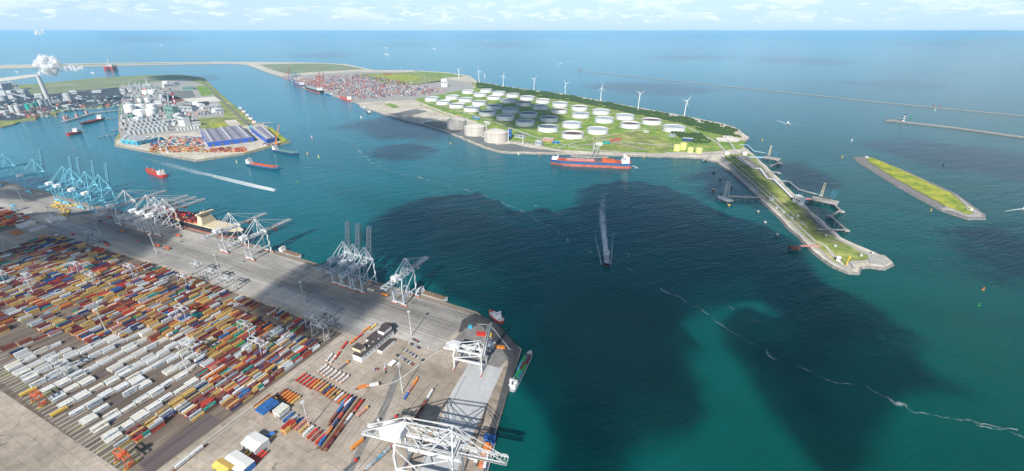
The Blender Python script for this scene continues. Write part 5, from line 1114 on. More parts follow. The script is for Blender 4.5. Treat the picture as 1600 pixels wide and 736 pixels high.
# buoys
def buoy(px, col, label, s=1.0):
    r = root('buoy', G(*px, 0), 0, label, 'buoy', 'buoys in the channel'); MB(col).cyl((0,0,-.4), 1.9*s, 1.6*s, 12).build('float', r)
    mb = MB(col)
    for k in range(4): a = k*pi/2; mb.beam((1.2*s*cos(a),1.2*s*sin(a),1.1*s),(.4*s*cos(a),.4*s*sin(a),4.6*s),.25*s)
    mb.bz(0,0,4.4*s,1.3*s,1.3*s,1.5*s); mb.build('beacon', r)
for px, c, l, s in (((1316,246),'yellow','yellow buoy just left of the green island',1.5),((1454.5,329),'yellow','yellow buoy below the near shore of the green island',1.2),((1536,453),'orange','orange yellow buoy on open green water at the right',1.1),((1529,478),'green','green buoy below the orange one at the right',1.1),((1474,257.5),'teal','teal buoy beyond the green island',1.6),((1331,220),'white_paint','white buoy on the water above the green island',1.6),((1191,220),'yellow','yellow buoy off the dune point above the jetties',1.6),((480.5,241),'yellow','yellow buoy right of the navy cargo ship',1.6),((498,246),'lemon','pale yellow buoy in the channel, second right of the navy cargo ship',1.6),((464,285),'green','green buoy above the end of the white wake',1.4),((704,225),'yellow','yellow buoy off the three storage domes',1.6),((785,238.8),'yellow','yellow buoy close to the green work boat',1.4),((843,243),'orange','orange buoy near the bow of the long tanker',1.4),((1006,246),'yellow','yellow buoy astern of the long tanker',1.4),((370,254),'lemon','yellow buoy left of the blue cargo ship',1.6),((1207,141) if 0 else (1461,172.5) ,'white_paint','white mark on the water near the banded lighthouse',2),((1423,184.5),'green','green mark right of the banded lighthouse',2),((1459,165.5),'red','red mark on the outer mole, left one',2.2),((1467,167),'red','red mark on the outer mole, right one',2.2)):
    buoy(px, c, l, s*.8)
# ------------------------------------------------------------------ reading heights: base pixel and the row of the top
def HT(base, ytop, z0=4.5):
    b = G(*base, z0); lo, hi = 0, 300
    for _ in range(40):
        m_ = (lo+hi)/2
        if PROJ((b.x, b.y, z0+m_))[1] > ytop: lo = m_
        else: hi = m_
    return lo
# ------------------------------------------------------------------ floating-roof oil tanks
TK = [(727,372,98,'rust'),(838,353,92,'pale'),(617,343,92,'slate'),(723,327,86,'pale'),(515,319,84,'grey'),(622,302,80,'dark'),(427,295,80,'grey'),(530,282,78,'dark'),(348,276,76,'dark'),(450,264,75,'grey'),(278,258,74,'grey'),(378,248,71,'dark'),(213,242,70,'dark'),(311,231,66,'grey'),(152,228,64,'dark'),(251,216,66,'grey'),(101,213,64,'pale'),(192,205,62,'pale'),(262,181,56,'pale'),(316,193,60,'pale'),(342,176,54,'pale'),(398,187,60,'pale'),(377,206,64,'dark'),(460,196,60,'grey'),(440,220,66,'grey'),(525,208,66,'dark'),(509,233,68,'rust'),(594,222,64,'rust'),(584,249,72,'grey'),(671,236,70,'dark'),(667,265,74,'rust'),(757,252,74,'rust'),(763,284,78,'grey'),(853,270,76,'pale'),(867,305,84,'pale'),(959,292,80,'pale'),(983,328,88,'rust'),(1077,312,86,'rust'),(1177,343,96,'pale')]
RF = {'rust':'roof_rust','pale':'roof_pale','slate':'roof_slate','grey':'roof_grey','dark':'roof_slate'}
RW = {'rust':'rusty brown','pale':'pale','slate':'dark slate','grey':'grey blue','dark':'dark'}
# a phrase that tells each tank apart
TD = ['nearest the long tanker ship','right of the rusty roofed one nearest the tanker','second in the front row from the tanker end','behind the two nearest the tanker ship','right behind the third storage dome, front row','in the second row, behind the front row pair','in front row above the third storage dome','second row, behind the one above the domes','front row above the gap between the domes','second row, up from the gap between domes','front row, left above the first dome','third row, above the first dome','front row, fourth from the left end','third row near the left end, below dark roofs','front row, third from the left end',
   'second row, third from the left end','at the left front corner of the farm','second row at the left end of the farm','at the far left back corner of the farm','back row, second from the left','back row end, farthest of all','back row, third from the far corner','middle of the left half, behind dark row','back row beside the dark scrub, left one','centre of the left half of the farm','back row beside the dark scrub, second','centre of the farm below the back row','back row under the third windmill','centre, right of the middle row','back row between third and fourth windmills','middle of the farm, row below the fourth windmill','back row under the fifth windmill','middle row right of the farm centre','back row left of the sixth windmill','right of centre in the third row','right part of the farm below the sixth windmill','rightmost but two, front of the pair','rightmost but one beneath the seventh windmill','rightmost of all, standing alone']
for (zx, zy, w, kd), ds in zip(TK, TD):
    x, y = 640+zx/2.854, 80+(zy+.11*w)/2.854; p = G(x, y, 4.8); rd = (w/2.854)/PXM(p)/2; h = 17.5
    kind_ = RW[kd]; r = root('oil_tank', p, R()*6, f'white oil tank, {kind_} roof, {ds}', 'oil tank', 'white floating-roof oil tanks')
    mb = MB('tank_wall'); n = 56; vs = []; fs = []
    for (rr, zz) in ((rd, 0), (rd, h), (rd-.5, h), (rd-.5, h-7)): vs += [(rr*cos(2*pi*i/n), rr*sin(2*pi*i/n), zz) for i in range(n)]
    for k in range(3):
        for i in range(n): j = (i+1) % n; fs.append((k*n+i, k*n+j, (k+1)*n+j, (k+1)*n+i))
    mb.add(vs, fs); wl_o = mb.build('wall', r, smooth=False)
    mb = MB('pale_grey'); vs = []; fs = []
    for z_ in (h-1.2, ):
        for rr, zz in ((rd+.05, z_), (rd+1.0, z_), (rd+1.0, z_+.35), (rd+.05, z_+.35)): vs += [(rr*cos(2*pi*i/n), rr*sin(2*pi*i/n), zz) for i in range(n)]
        for k in range(4):
            for i in range(n): j = (i+1) % n; k2 = (k+1) % 4; fs.append((k*n+i, k*n+j, k2*n+j, k2*n+i))
    mb.add(vs, fs); mb.build('wind_girder', wl_o)
    rz_ = h-(1.5+R()*2 if kd in ('pale','grey') else 3+R()*3)
    mb = MB(RF[kd]); mb.cyl((0,0,rz_-.8), rd-.7, .8, 48); ro = mb.build('floating_roof', r)
    mb = MB('silver'); mb.beam((rd-.8, 0, h), (rd*.35, 0, rz_+.4), 1.1, .4); mb.build('ladder', ro)
    MB('silver').beam((0, rd+1, .3), (rd*.6, rd*.85, h), 1.2, .4).build('stair', r)
    MB('concrete').cyl((0,0,-.2), rd+3.5, .5, 40).build('plinth', r)
# bunds round the tanks: low grassed banks
bw = MB('grass'); 
def bund(a, b, w=9, h=2.2):
    p, q = G(*a, 4.6), G(*b, 4.6); d = (q-p).normalized(); n_ = Vector((-d.y, d.x, 0)); bw.add([p-n_*w/2, p+n_*w/2, p+n_*1+Vector((0,0,h)), p-n_*1+Vector((0,0,h)), q-n_*w/2, q+n_*w/2, q+n_*1+Vector((0,0,h)), q-n_*1+Vector((0,0,h))], [(0,4,7,3),(3,7,6,2),(2,6,5,1),(0,3,2,1),(4,5,6,7)])
for a, b in (((655,163),(735,194)),((735,194),(850,225)),((850,225),(935,213)),((668,157),(850,211)),((700,149),(880,200)),((720,142),(930,193)),((850,211),(870,226)),((800,199),(845,186)),((750,186),(800,170)),((712,172),(765,158)),((880,200),(925,185)),((930,205),(985,190)),((940,212),(1010,203)),((1010,203),(1060,213))): bund(a, b)
tag(bw.build('bund'), kind='structure')
# three liquefied gas tanks with domes
for (zx, yb, yt, w), l in (((212,352,290,84),'concrete domed gas tank, smallest looking of the three on the quay'), ((293,381,316,92),'concrete domed gas tank, middle one of the three on the quay'), ((385,411,340,102),'concrete domed gas tank nearest the camera of the three on the quay')):
    x = 640+zx/2.854; ybp = 80+(yb-.11*w)/2.854; p = G(x, ybp, 4.5); rd = w/2.854/PXM(p)/2; hw = HT((x, ybp), 80+(yt+.20*w)/2.854)
    r = root('gas_tank', p, 0, l, 'gas tank', 'domed gas tanks'); prof = [(rd,0),(rd,hw)]; wl_o = MB('lng').cyl((0,0,0), rd, hw, 56, cap=False).build('wall', r, smooth=False)
    for k in range(12): a = k*pi/6; MB('lng').bz((rd+.3)*cos(a), (rd+.3)*sin(a), 0, 1.4, 2.4, hw, a).build('buttress', r) if k % 3 == 0 else None
    MB('lng').rev((0,0,hw), [(rd+.6,-.4),(rd+.6,.8),(rd*.97,1.0),(rd*.85,rd*.10),(rd*.65,rd*.19),(rd*.4,rd*.25),(rd*.15,rd*.28),(.5,rd*.285)], 48).build('dome', r, smooth=True)
    mb = MB('silver'); mb.bz(0, 0, hw+rd*.25, 8, 14, 3); mb.beam((rd+3, 0, 0), (rd+3, 0, hw+8), 4, 4); mb.build('pump_platform', r); MB('yellow').beam((4,0,hw+rd*.3), (4,0,hw+rd*.3+8), 1).beam((-6,0,hw+rd*.3+7), (8,0,hw+rd*.3+8), 1).build('hoist', r)

mk('arm_blue', (.05,.22,.36))
# ------------------------------------------------------------------ windmills
WT = [(220,125,82,'first from the left'),(310,143,90,'second from the left'),(418,157,110,'third from the left'),(554,175,125,'fourth from the left'),(693,197,145,'fifth from the left'),(851,223,165,'sixth from the left'),(1018,262,190,'seventh from the left'),(1224,292,222,'nearest and rightmost of the row')]
for i, (zx, yb, yh, l) in enumerate(WT):
    bpx = (640+zx/2.854, 80+yb/2.854); h = HT(bpx, 80+yh/2.854); h = max(h, 62)
    r = root('wind_turbine', G(*bpx, 4.5), 0, f'white three bladed wind turbine on the dune, {l}', 'wind turbine', 'wind turbines along the dune')
    MB('white_paint').cyl((0,0,0), 2.3, h, 16, r2=1.3).build('tower', r); ya = radians(200+R()*20); ux = Vector((sin(ya), -cos(ya)*-1*-1, 0)); ux = Vector((.35, -.94, 0)).normalized()
    nb = MB('white_paint'); nb.beam((-ux*4.5+Vector((0,0,h+1))), (ux*3.5+Vector((0,0,h+1))), 3.2, 3.2); nb.build('nacelle', r)
    hubp = ux*4.6+Vector((0,0,h+1)); MB('white_paint').cyl(hubp-ux*1.0, 1.5, 2.2, 12, r2=.7, ax=ux).build('hub', r)
    side = ux.cross(Vector((0,0,1))); a0 = radians((20,75,100,15,50,95,30,10)[i])
    for k in range(3):
        a = a0+k*2*pi/3; d = side*cos(a)+Vector((0,0,1))*sin(a); t_ = side*-sin(a)+Vector((0,0,1))*cos(a); RL = 31; mb = MB('white_paint'); vs = []
        for s, c, th in ((0,1.6,1.2),(.12,2.6,.8),(.3,2.3,.5),(.7,1.3,.3),(1,.4,.12)):
            q = hubp+d*s*RL; vs += [q-t_*c*.3-ux*th/2, q+t_*c*.7-ux*th/2, q+t_*c*.7+ux*th/2, q-t_*c*.3+ux*th/2]
        fs = [(j*4+e, j*4+(e+1) % 4, j*4+4+(e+1) % 4, j*4+4+e) for j in range(4) for e in range(4)]+[(16,17,18,19)]; mb.add(vs, fs); mb.build('blade', r)
def simple_mast(px, ytop, label, w=1.2): r = root('radio_mast', G(*px, 4.5), 0, label, 'mast'); h = HT(px, ytop); MB('white_metal').cyl((0,0,0), w, h, 8, r2=w*.4).build('pole', r); MB('pale_grey').bz(0,0,h-2,4,4,1.2).build('platform', r)
for px, yt, l in (((626,112),103,'thin mast on the meadow behind the far terminal'),((665,131),118,'thin lamp mast left of the white tower block'),((643,137),124,'thin lamp mast at the edge of the flower meadow'),((672,128),120,'short lamp mast behind the tower block')): simple_mast(px, yt, l)
# radar tower off the dune
r = root('radar_tower', G(757.5,122.5,1), 0, 'small grey platform tower standing in the sea behind the second windmill', 'tower'); MB('grey_paint').cyl((0,0,-2),4,26,10).build('shaft', r); MB('pale_grey').bz(0,0,24,14,14,9).build('cabin', r)
# banded lighthouse on the mole
r = root('lighthouse', G(1411,189,3.5), 0, 'black and white banded lighthouse leaning out at the end of the inner mole', 'lighthouse'); h = HT((1411,189), 179.5); mb = MB('white_paint')
for k in range(6): mb.m('dark' if k % 2 else 'white_paint').cyl((0,0,k*h/6), 4.6-.35*k, h/6, 14, r2=4.6-.35*(k+1))
mb.build('tower', r); MB('dark').cyl((0,0,h), 3, 4, 12).build('lantern', r); MB('white_metal').cyl((0,0,h-.6), 4, .5, 14).build('gallery', r)
r = root('beacon_tower', G(906,110,3), 0, 'small dark beacon tower at the far end of the outer mole', 'beacon'); MB('grey_dark').cyl((0,0,0), 6, 30, 10, r2=4).build('tower', r); MB('white_metal').cyl((0,0,30), 5, 6, 10).build('lantern', r)

# ------------------------------------------------------------------ boxes that are buildings: base corners of the front wall in the photograph
def bldg(name, label, p1, p2, depth, ytop, wall='pale_grey', roof='pale_grey', z=4.5, pitch=0, cat='building', group=None, win=None, doors=0, ribs=0):
    a, b = G(*p1, z), G(*p2, z); d = b-a; Lx = d.length; d /= Lx; rz = atan2(d.y, d.x); h = max(3, HT(((p1[0]+p2[0])/2, (p1[1]+p2[1])/2), ytop, z)) if ytop > 0 else -ytop
    r = root(name, a, rz, label, cat, group); MB(wall).bz(Lx/2, depth/2, 0, Lx, depth, h).build('wall', r); mb = MB(roof)
    if pitch: mb.add([(-.5,-.5,h),(Lx+.5,-.5,h),(Lx+.5,depth+.5,h),(-.5,depth+.5,h),(-.5,depth/2,h+pitch),(Lx+.5,depth/2,h+pitch)], [(0,1,5,4),(2,3,4,5),(0,4,3),(1,2,5),(3,2,1,0)])
    else: mb.bz(Lx/2, depth/2, h, Lx+.8, depth+.8, .5)
    ro = mb.build('roof', r)
    if win:
        for k in range(win): MB('glass').bz(Lx*(k+.5)/win, -.06, h*.45, Lx/win*.6, .12, max(1.2, h*.2)).build('window', r)
    for k in range(doors): MB('grey_dark').bz(Lx*(k+.5)/doors, -.08, 0, Lx/doors*.45, .16, h*.65).build('door', r)
    for k in range(ribs): MB('white_metal').bz(Lx*(k+.5)/ribs, depth/2, h+.5, Lx*.014, depth, .9).build('roof_light', ro)
    return r, Lx, h
Z2 = lambda x, y: (150+x/4.571, 90+y/4.571)
def wh(label, q, h, wall, roof, n):
    P = [G(*Z2(*p), 4.5) for p in q]; o = P[0]; r = root('warehouse', o, 0, label, 'warehouse'); Q = [p-o for p in P]; mb = MB(wall); mb.prism([(p.x,p.y) for p in Q], 0, h); mb.build('wall', r)
    # saw of low gables running along the short side
    rf = MB(roof); A, B_, C_, D_ = Q; up = Vector((0,0,h)); N_ = n
    for k in range(N_):
        f0, f1, fm = k/N_, (k+1)/N_, (k+.5)/N_
        a, b, m_ = A.lerp(B_, f0), A.lerp(B_, f1), A.lerp(B_, fm); d, c, mm = D_.lerp(C_, f0), D_.lerp(C_, f1), D_.lerp(C_, fm); rise = Vector((0,0,3.4))
        rf.add([a+up, m_+up+rise, b+up, c+up, mm+up+rise, d+up], [(0,1,4,5),(1,2,3,4),(0,2,1),(5,4,3)])
    ro = rf.build('roof', r)
    for k in range(N_):
        if k % 2 == 0:
            fm = (k+.5)/N_*1.0; m_, mm = A.lerp(B_, fm), D_.lerp(C_, fm); MB('white_metal').beam(m_+up+Vector((0,0,3.55)), mm+up+Vector((0,0,3.55)), 5.0, .4).build('roof_light', ro)
    dr = (B_-A); 
    for k in range(max(2, n)):
        c_ = A.lerp(B_, (k+.5)/max(2,n)); a_ = atan2(dr.y, dr.x); MB('grey_dark').bz(c_.x, c_.y, 0, dr.length/n*.3, .4, h*.6, a_).build('door', r)
    return r
wh('large warehouse with ribbed grey roof and bright blue walls', [(806,640),(1130,600),(1040,512),(752,548)], 16, 'royal_blue', 'purple_roof', 5)
wh('smaller blue walled warehouse with grey roof at the quay tip', [(1225,617),(1295,600),(1205,515),(1112,530)], 15, 'royal_blue', 'purple_roof', 3)
wh('curved looking grey roofed warehouse with cyan walls', [(185,612),(300,628),(385,600),(215,578)], 14, 'cyan', 'silver', 3); wh('low cyan walled shed joined to the grey roofed one', [(300,628),(470,592),(440,572),(385,600)], 12, 'cyan', 'pale_grey', 2)
wh('small bright cyan hut between the two blue warehouses', [(1100,517),(1135,514),(1128,502),(1095,506)], 8, 'cyan', 'cyan', 1)
# ------------------------------------------------------------------ chemical works
def vtank(px, wz, ytop, label, m='white_paint', dome=True, group='tanks of the chemical works', name='storage_tank', sc=4.571, cat='storage tank'):
    p = G(*px, 4.5); rd = wz/sc/PXM(p)/2; h = HT(px, ytop); r = root(name, p, 0, label, cat, group); MB(m).cyl((0,0,0), rd, h, 24, cap=True).build('wall', r)
    MB(m).rev((0,0,h), [(rd+.2,0),(rd*.8,rd*.09),(rd*.4,rd*.15),(.3,rd*.17)] if dome else [(rd+.3,0),(rd+.3,.6),(.3,.9)], 24).build('roof', r, smooth=False); MB('steel').beam((rd+.5,0,0),(rd*.6,-rd*.8,h),1,.4).build('stair', r); return r
WK = [(250,388,66,338,'left of the big white group'),(327,375,60,335,'top of the big white group, centre'),(405,372,60,334,'top right of the big white group'),(320,415,68,374,'front centre of the big white group'),(404,410,66,366,'front right of the big white group'),(300,450,44,425,'below the big white group'),(408,262,50,232,'in the far row, right one'),(358,262,40,235,'in the far row, left one'),(502,192,40,170,'standing alone on the far corner'),(592,430,34,398,'beside the dark process buildings'),(722,345,46,318,'left of the laboratory roofs'),(316,316,30,293,'small ball shaped, left'),(370,314,30,290,'small ball shaped, right'),(290,470,30,450,'small, above the silver rows')]
for x, y, w, yt, l in WK: vtank(Z2(x, y), w, Z2(0, yt)[1], f'white works tank {l}', dome=True)
n = 0
for row in range(4):
    for i in range(9-(row == 3)*3):
        x = 248+33*i+row*8; y = 555-5.5*i*.75-row*24; vtank(Z2(x, y), 25, Z2(0, y-(30 if row else 34))[1], f'silver upright tank, {ORD[i]} from the left, {("nearest","second","third","farthest")[row]} row of the silver group', 'silver', group='silver tanks of the works'); n += 1
for i in range(7): vtank(Z2(590+24*i, 523-2.6*i), 17, Z2(0, 505-2.6*i)[1], f'small pale tank, {ORD[i]} from the left beside the warehouse road', 'pale_grey', group='small tanks by the road')
CO = [(190,245,200,'silver'),(204,240,188,'white_metal'),(178,250,225,'silver'),(250,222,172,'silver'),(262,225,192,'steel'),(275,230,203,'silver'),(298,225,174,'steel'),(325,222,178,'white_metal'),(338,224,190,'silver'),(355,220,190,'silver'),(372,215,145,'steel'),(380,220,150,'white_metal'),(400,222,185,'silver'),(415,224,192,'silver'),(430,226,200,'steel'),(350,400,360,'silver'),(515,400,345,'plant_green'),(548,405,350,'plant_green'),(575,400,340,'plant_green'),(605,395,352,'steel'),(640,400,360,'steel')]
random.seed(21)
for i, (x, y, yt, m_) in enumerate(CO):
    p = Z2(x, y); r = root('process_column', G(*p, 4.5), 0, f'{dict(silver="silver", white_metal="white", steel="grey", plant_green="pale green")[m_]} thin process column, {ORD[i]} along the works from the left', 'process column', 'process columns of the works')
    h = HT(p, Z2(0, yt)[1]); w_ = 2.6 if i % 3 else 4; MB(m_).cyl((0,0,0), w_, h*.7, 12).cyl((0,0,h*.7), w_*.7, h*.3, 12).build('shell', r)
    for k in range(3): MB('steel').bz(0,0,h*(.25+.22*k), w_*3, w_*3, .8).build('platform', r)
r = root('flare_tower', G(*Z2(568,335), 4.5), 0, 'red and white banded flare tower in the middle of the works', 'tower'); h = HT(Z2(568,335), Z2(0,256)[1]); mb = MB('red')
for k in range(5): mb.m('red' if k % 2 == 0 else 'white_paint').cyl((0,0,k*h/5), 3.4, h/5, 10)
mb.build('mast', r); MB('red').cyl((0,0,h*.92), 8, h*.08, 14).build('head', r)
BK = [((598,480),(640,492),22,420,'roof_slate','dark blue roofed process hall, left'),((640,492),(690,480),30,440,'roof_slate','dark blue roofed process hall, right'),((690,488),(750,482),20,455,'dark','black roofed hall near the warehouse'),((560,455),(590,460),18,410,'pale_grey','grey tower block beside the process halls'),((605,380),(690,385),30,345,'steel','steel framed process hall'),((500,405),(560,412),26,352,'plant_green','pale green process structure'),((700,370),(745,376),30,335,'white_paint','white laboratory, left'),((760,352),(815,345),30,318,'grey_dark','grey roofed hall behind the laboratories'),((770,378),(832,370),24,350,'pale_grey','grey laboratory in the middle'),((855,395),(915,385),26,368,'white_paint','white hall with bright roof, right'),((830,362),(890,355),26,338,'white_metal','white hall behind the bright one'),((490,215),(560,208),26,188,'pale_grey','long grey hall at the far works corner'),((560,200),(600,196),20,180,'steel','grey hall right of the long one'),((270,215),(330,214),24,190,'steel','steel process block among the far columns, left'),((340,216),(400,215),24,192,'pale_grey','grey process block among the far columns, right'),((180,262),(215,262),20,225,'steel','steel process block at the far left'),
      ((620,232),(700,228),60,214,'plant_green','row of pale green settling tanks'),((200,330),(250,335),18,315,'steel','pipe rack hall above the white tanks'),((420,330),(470,332),22,312,'pale_grey','grey hall right of the white tanks'),((450,480),(500,484),18,455,'silver','silver hall behind the upright tanks'),((520,470),(556,474),18,446,'white_metal','white hall behind the upright tanks'),((455,290),(480,290),14,262,'pale_grey','small hall in the works centre'),((220,430),(262,432),16,412,'plant_green','green pipe bridge house near the basin'),((510,440),(545,446),14,420,'plant_green','green house near the process halls')]
for p1, p2, dp, yt, m_, l in BK: bldg('process_hall', l+' in the chemical works', Z2(*p1), Z2(*p2), dp, Z2(0, yt)[1], 'pale_grey' if m_ in ('roof_slate','dark') else m_, m_ if m_ != 'steel' else 'grey_dark', group='halls of the chemical works', win=3)
# pipe racks
def rack(pts, z, label, w=6, h=7, m='silver', name='pipe_rack'):
    P = [G(x, y, z) for x, y in pts]; r = root(name, P[0], 0, label, 'pipe rack', 'pipe racks'); o = P[0]; mb = MB(m)
    for i in range(len(P)-1): mb.beam(P[i]-o+Vector((0,0,h)), P[i+1]-o+Vector((0,0,h)), w, 1.0)
    mb.build('pipes', r); 
    for i in range(len(P)-1):
        L_ = (P[i+1]-P[i]).length; k = max(2, int(L_/60))
        for j in range(k): q = P[i].lerp(P[i+1], j/k)-o; MB('steel').bz(q.x, q.y, 0, 1.2, w*.9, h-.4).build('support', r)
for i, (a, b) in enumerate((((198,168),(262,170)),((200,178),(270,182)),((205,188),(290,194)),((262,150),(268,196)),((232,140),(240,200)),((195,152),(255,156)),((290,160),(340,168)))): rack([a, b], 4.5, f'silver pipe rack, {ORD[i]} across the chemical works')
# works clutter: small units, mass
random.seed(5); ut = MB('silver')
for k in range(900):
    x = random.uniform(188, 345); y = random.uniform(138, 208)
    if x > 262+ (y-140)*.2 and y < 165 and x > 268: continue
    if y > 205-.1*(x-190): continue
    if x > 305 and y > 180: continue
    p = G(x, y, 4.5); s = random.uniform(3, 11); ut.m(random.choice(['silver','steel','pale_grey','white_metal','plant_green','roof_slate','pinkish'] if k % 9 else ['dark']))
    ut.bz(p.x, p.y, 0+4.5, s, random.uniform(3, 14), random.uniform(3, 13)*(1.4 if y < 148 and x < 250 else 1), .4) if k % 3 else ut.cyl((p.x, p.y, 4.5), s*.4, random.uniform(4, 14), 8)
tag(ut.build('process_equipment'), 'mass of small pipes, pumps and vessels packed between the works tanks', None, kind='stuff')
# port yard in front: stacked boxes and yellow steel
random.seed(9)
for k in range(420):
    x = random.uniform(235, 330); y = random.uniform(214, 238)
    if y > 240-.0*(x) or (x > 318 and y < 232) or (x < 260 and y < 218+(260-x)*.2): continue
    c = pick({'brown':5,'red':4,'teal':3,'blue':3,'orange':4,'light grey':4,'navy':2,'sky blue':2}) if y < 229 else pick({'yellow':5,'red':4,'orange':4,'brown':5,'light grey':2,'tan':4}); cont(G(x, y, 4.6), radians(-24)+(pi/2 if k % 3 else 0), 12.2, c, f'{c} far container')
for k in range(90):
    x = random.uniform(330, 385); y = random.uniform(231, 238); cont(G(x, y, 4.6), random.uniform(0,3), 12.2, pick({'red':4,'orange':3,'brown':4,'tan':3}), 'x far container')
for k in range(30): cont(G(410+R()*26, 224+R()*3, 4.6), 0, 12.2, pick({'red':3,'sky blue':2,'white':2}), 'x far container')
for x, y, yt, l in ((252,234,212,'white mobile harbour crane on the left quay edge'),(262,238,226,'short mobile harbour crane right of the tall white one')):
    r = root('harbour_crane', G(x, y, 4.6), .5, l, 'harbour crane'); h = HT((x, y), yt); MB('white_metal').bz(0,0,0,9,9,4).build('base', r); MB('silver').cyl((0,0,4), 2, h*.6, 10).build('tower', r); MB('white_metal').beam((0,0,h*.5), (6,12,h), 1.6).build('jib', r)
r = root('harbour_crane', G(432,226,4.6), .5, 'orange lattice jib crane standing behind the navy cargo ship', 'harbour crane'); MB('orange').bz(0,0,0,9,9,5).bz(0,0,5,6,10,7).build('base', r); mb = MB('orange')
for s in (-1, 1): mb.beam((s*1.5,3,10), (22+s*.7,30,62), .9)
for k in range(8): mb.beam((-1.5+2.75*k,3+3.4*k,10+6.5*k), (1.5+2.75*(k+1),3+3.4*(k+1),10+6.5*(k+1)), .5)
mb.build('jib', r)

# ------------------------------------------------------------------ power station
Z7 = lambda x, y: (x/6.69, 90+y/6.69)
p = G(*Z7(530,498), 4.5); r = root('chimney', p, 0, 'tall pale grey chimney of the power station giving off white steam', 'chimney'); h = HT(Z7(530,498), Z7(0,195)[1]); top_c = Vector((p.x, p.y, 4.5+h))
MB('pale_grey').cyl((0,0,0), 11.5, h, 28, r2=8).build('shaft', r); MB('grey_dark').cyl((0,0,h), 8.1, 1.2, 28).build('rim', r); MB('silver').cyl((0,0,h*.93), 8.9, 1.6, 28).build('gallery', r)
for p1, p2, dp, yt, w, rf, l in (((0,400),(65,400),60,275,'silver','pale_grey','huge pale boiler house at the left edge of the photo'),((92,430),(145,430),50,345,'silver','silver','silver hall between the boiler house and the dark block'),((145,425),(275,420),50,340,'steel','silver','grey block with bright roof behind the silos'),((70,345),(215,335),60,265,'steel','steel','grey tall block behind the boiler house'),((0,500),(90,490),40,455,'steel','roof_slate','low dark hall in front of the boiler house'),((0,585),(60,590),30,560,'pale_grey','silver','low pale hall on the quay at the left edge'),((715,525),(785,515),40,495,'steel','pale_grey','low pale shed right of the chimney'),((380,420),(445,415),50,385,'white_paint','white_paint','white domed shed behind the chimney'),((740,385),(810,380),60,355,'white_metal','white_paint','white sheds on the far side of the coal yard'),((960,370),(1060,365),50,348,'white_metal','pale_grey','pale sheds near the meadow beyond the coal yard'),((565,480),(620,475),30,455,'steel','steel','grey hall directly right of the chimney foot')):
    bldg('power_station_hall', l, Z7(*p1), Z7(*p2), dp, Z7(0, yt)[1], w, rf, group='power station halls', win=4)
SIL = [(55,487,400,85,'silver','wide pale silo nearest the left edge'),(150,585,500,46,'pale_grey','pale silo standing alone in front'),(215,598,500,46,'pale_grey','pale silo, first of the front row'),(258,588,495,44,'pale_grey','pale silo, second of the front row'),(322,572,485,48,'teal','teal silo left of the pair'),(372,570,480,44,'plant_green','green grey silo of the front row'),(404,552,470,40,'teal','teal silo partly hidden at the back'),(460,540,440,50,'steel','dark silo, left of the chimney foot'),(505,535,435,50,'steel','dark silo beside the chimney foot'),(735,462,368,64,'silver','tall pale silo right of the chimney'),(690,458,375,20,'steel','slender dark silo beside the tall pale one'),(605,545,515,16,'white_paint','small white silo on the quay edge')]
for x, y, yt, w, m_, l in SIL: vtank(Z7(x, y), w, Z7(0, yt)[1], l, m_, dome=False, group='silos of the power station', name='silo', sc=6.69, cat='silo')
r = root('conveyor', G(*Z7(95,420), 4.5), 0, 'long inclined coal conveyor in front of the power station', 'conveyor'); q = G(*Z7(330,455), 4.5)-Vector(r.location); MB('steel').beam((0,0,34), (q.x,q.y,14), 6, 5).build('gallery', r)
for k in range(4): f = (k+.5)/4; MB('grey_dark').bz(q.x*f, q.y*f, 0, 2, 2, 34-20*f).build('trestle', r)
random.seed(3); cb = MB('steel')
for k in range(420):
    x = random.uniform(0, 190); y = random.uniform(150, 184)
    if y > 176-(x-90)*.09 and x > 88 or (y > 186): continue
    p = G(x, y, 4.6); cb.m(random.choice(['steel','steel','pale_grey','grey_dark','coal','silver','plant_green','roof_slate'] if k % 12 else ['hull_red'])); cb.bz(p.x, p.y, 4.5, random.uniform(5, 30), random.uniform(4, 12), random.uniform(2, 9), random.uniform(-.6, -.3))
tag(cb.build('yard_plant'), 'scattered low sheds and machinery on the dark coal yard', None, kind='stuff')
for k, (x, y) in enumerate(((430,560),(500,575),(350,600),(300,605))):
    r = root('ship_unloader', G(*Z7(x, y+14), 4.5), -.4, f'pinkish quay unloader, {ORD[k]} from the right on the power station quay', 'unloader', 'unloaders of the power station'); mb = MB('pinkish')
    for sx in (-9, 9):
        for sy in (-8, 8): mb.beam((sx,sy,0),(sx*.7,sy*.7,24),1.6)
    mb.bz(0,0,24,16,14,3); mb.build('portal', r); MB('pinkish').beam((0,-40,26),(0,30,26),2.4,3).build('boom', r)
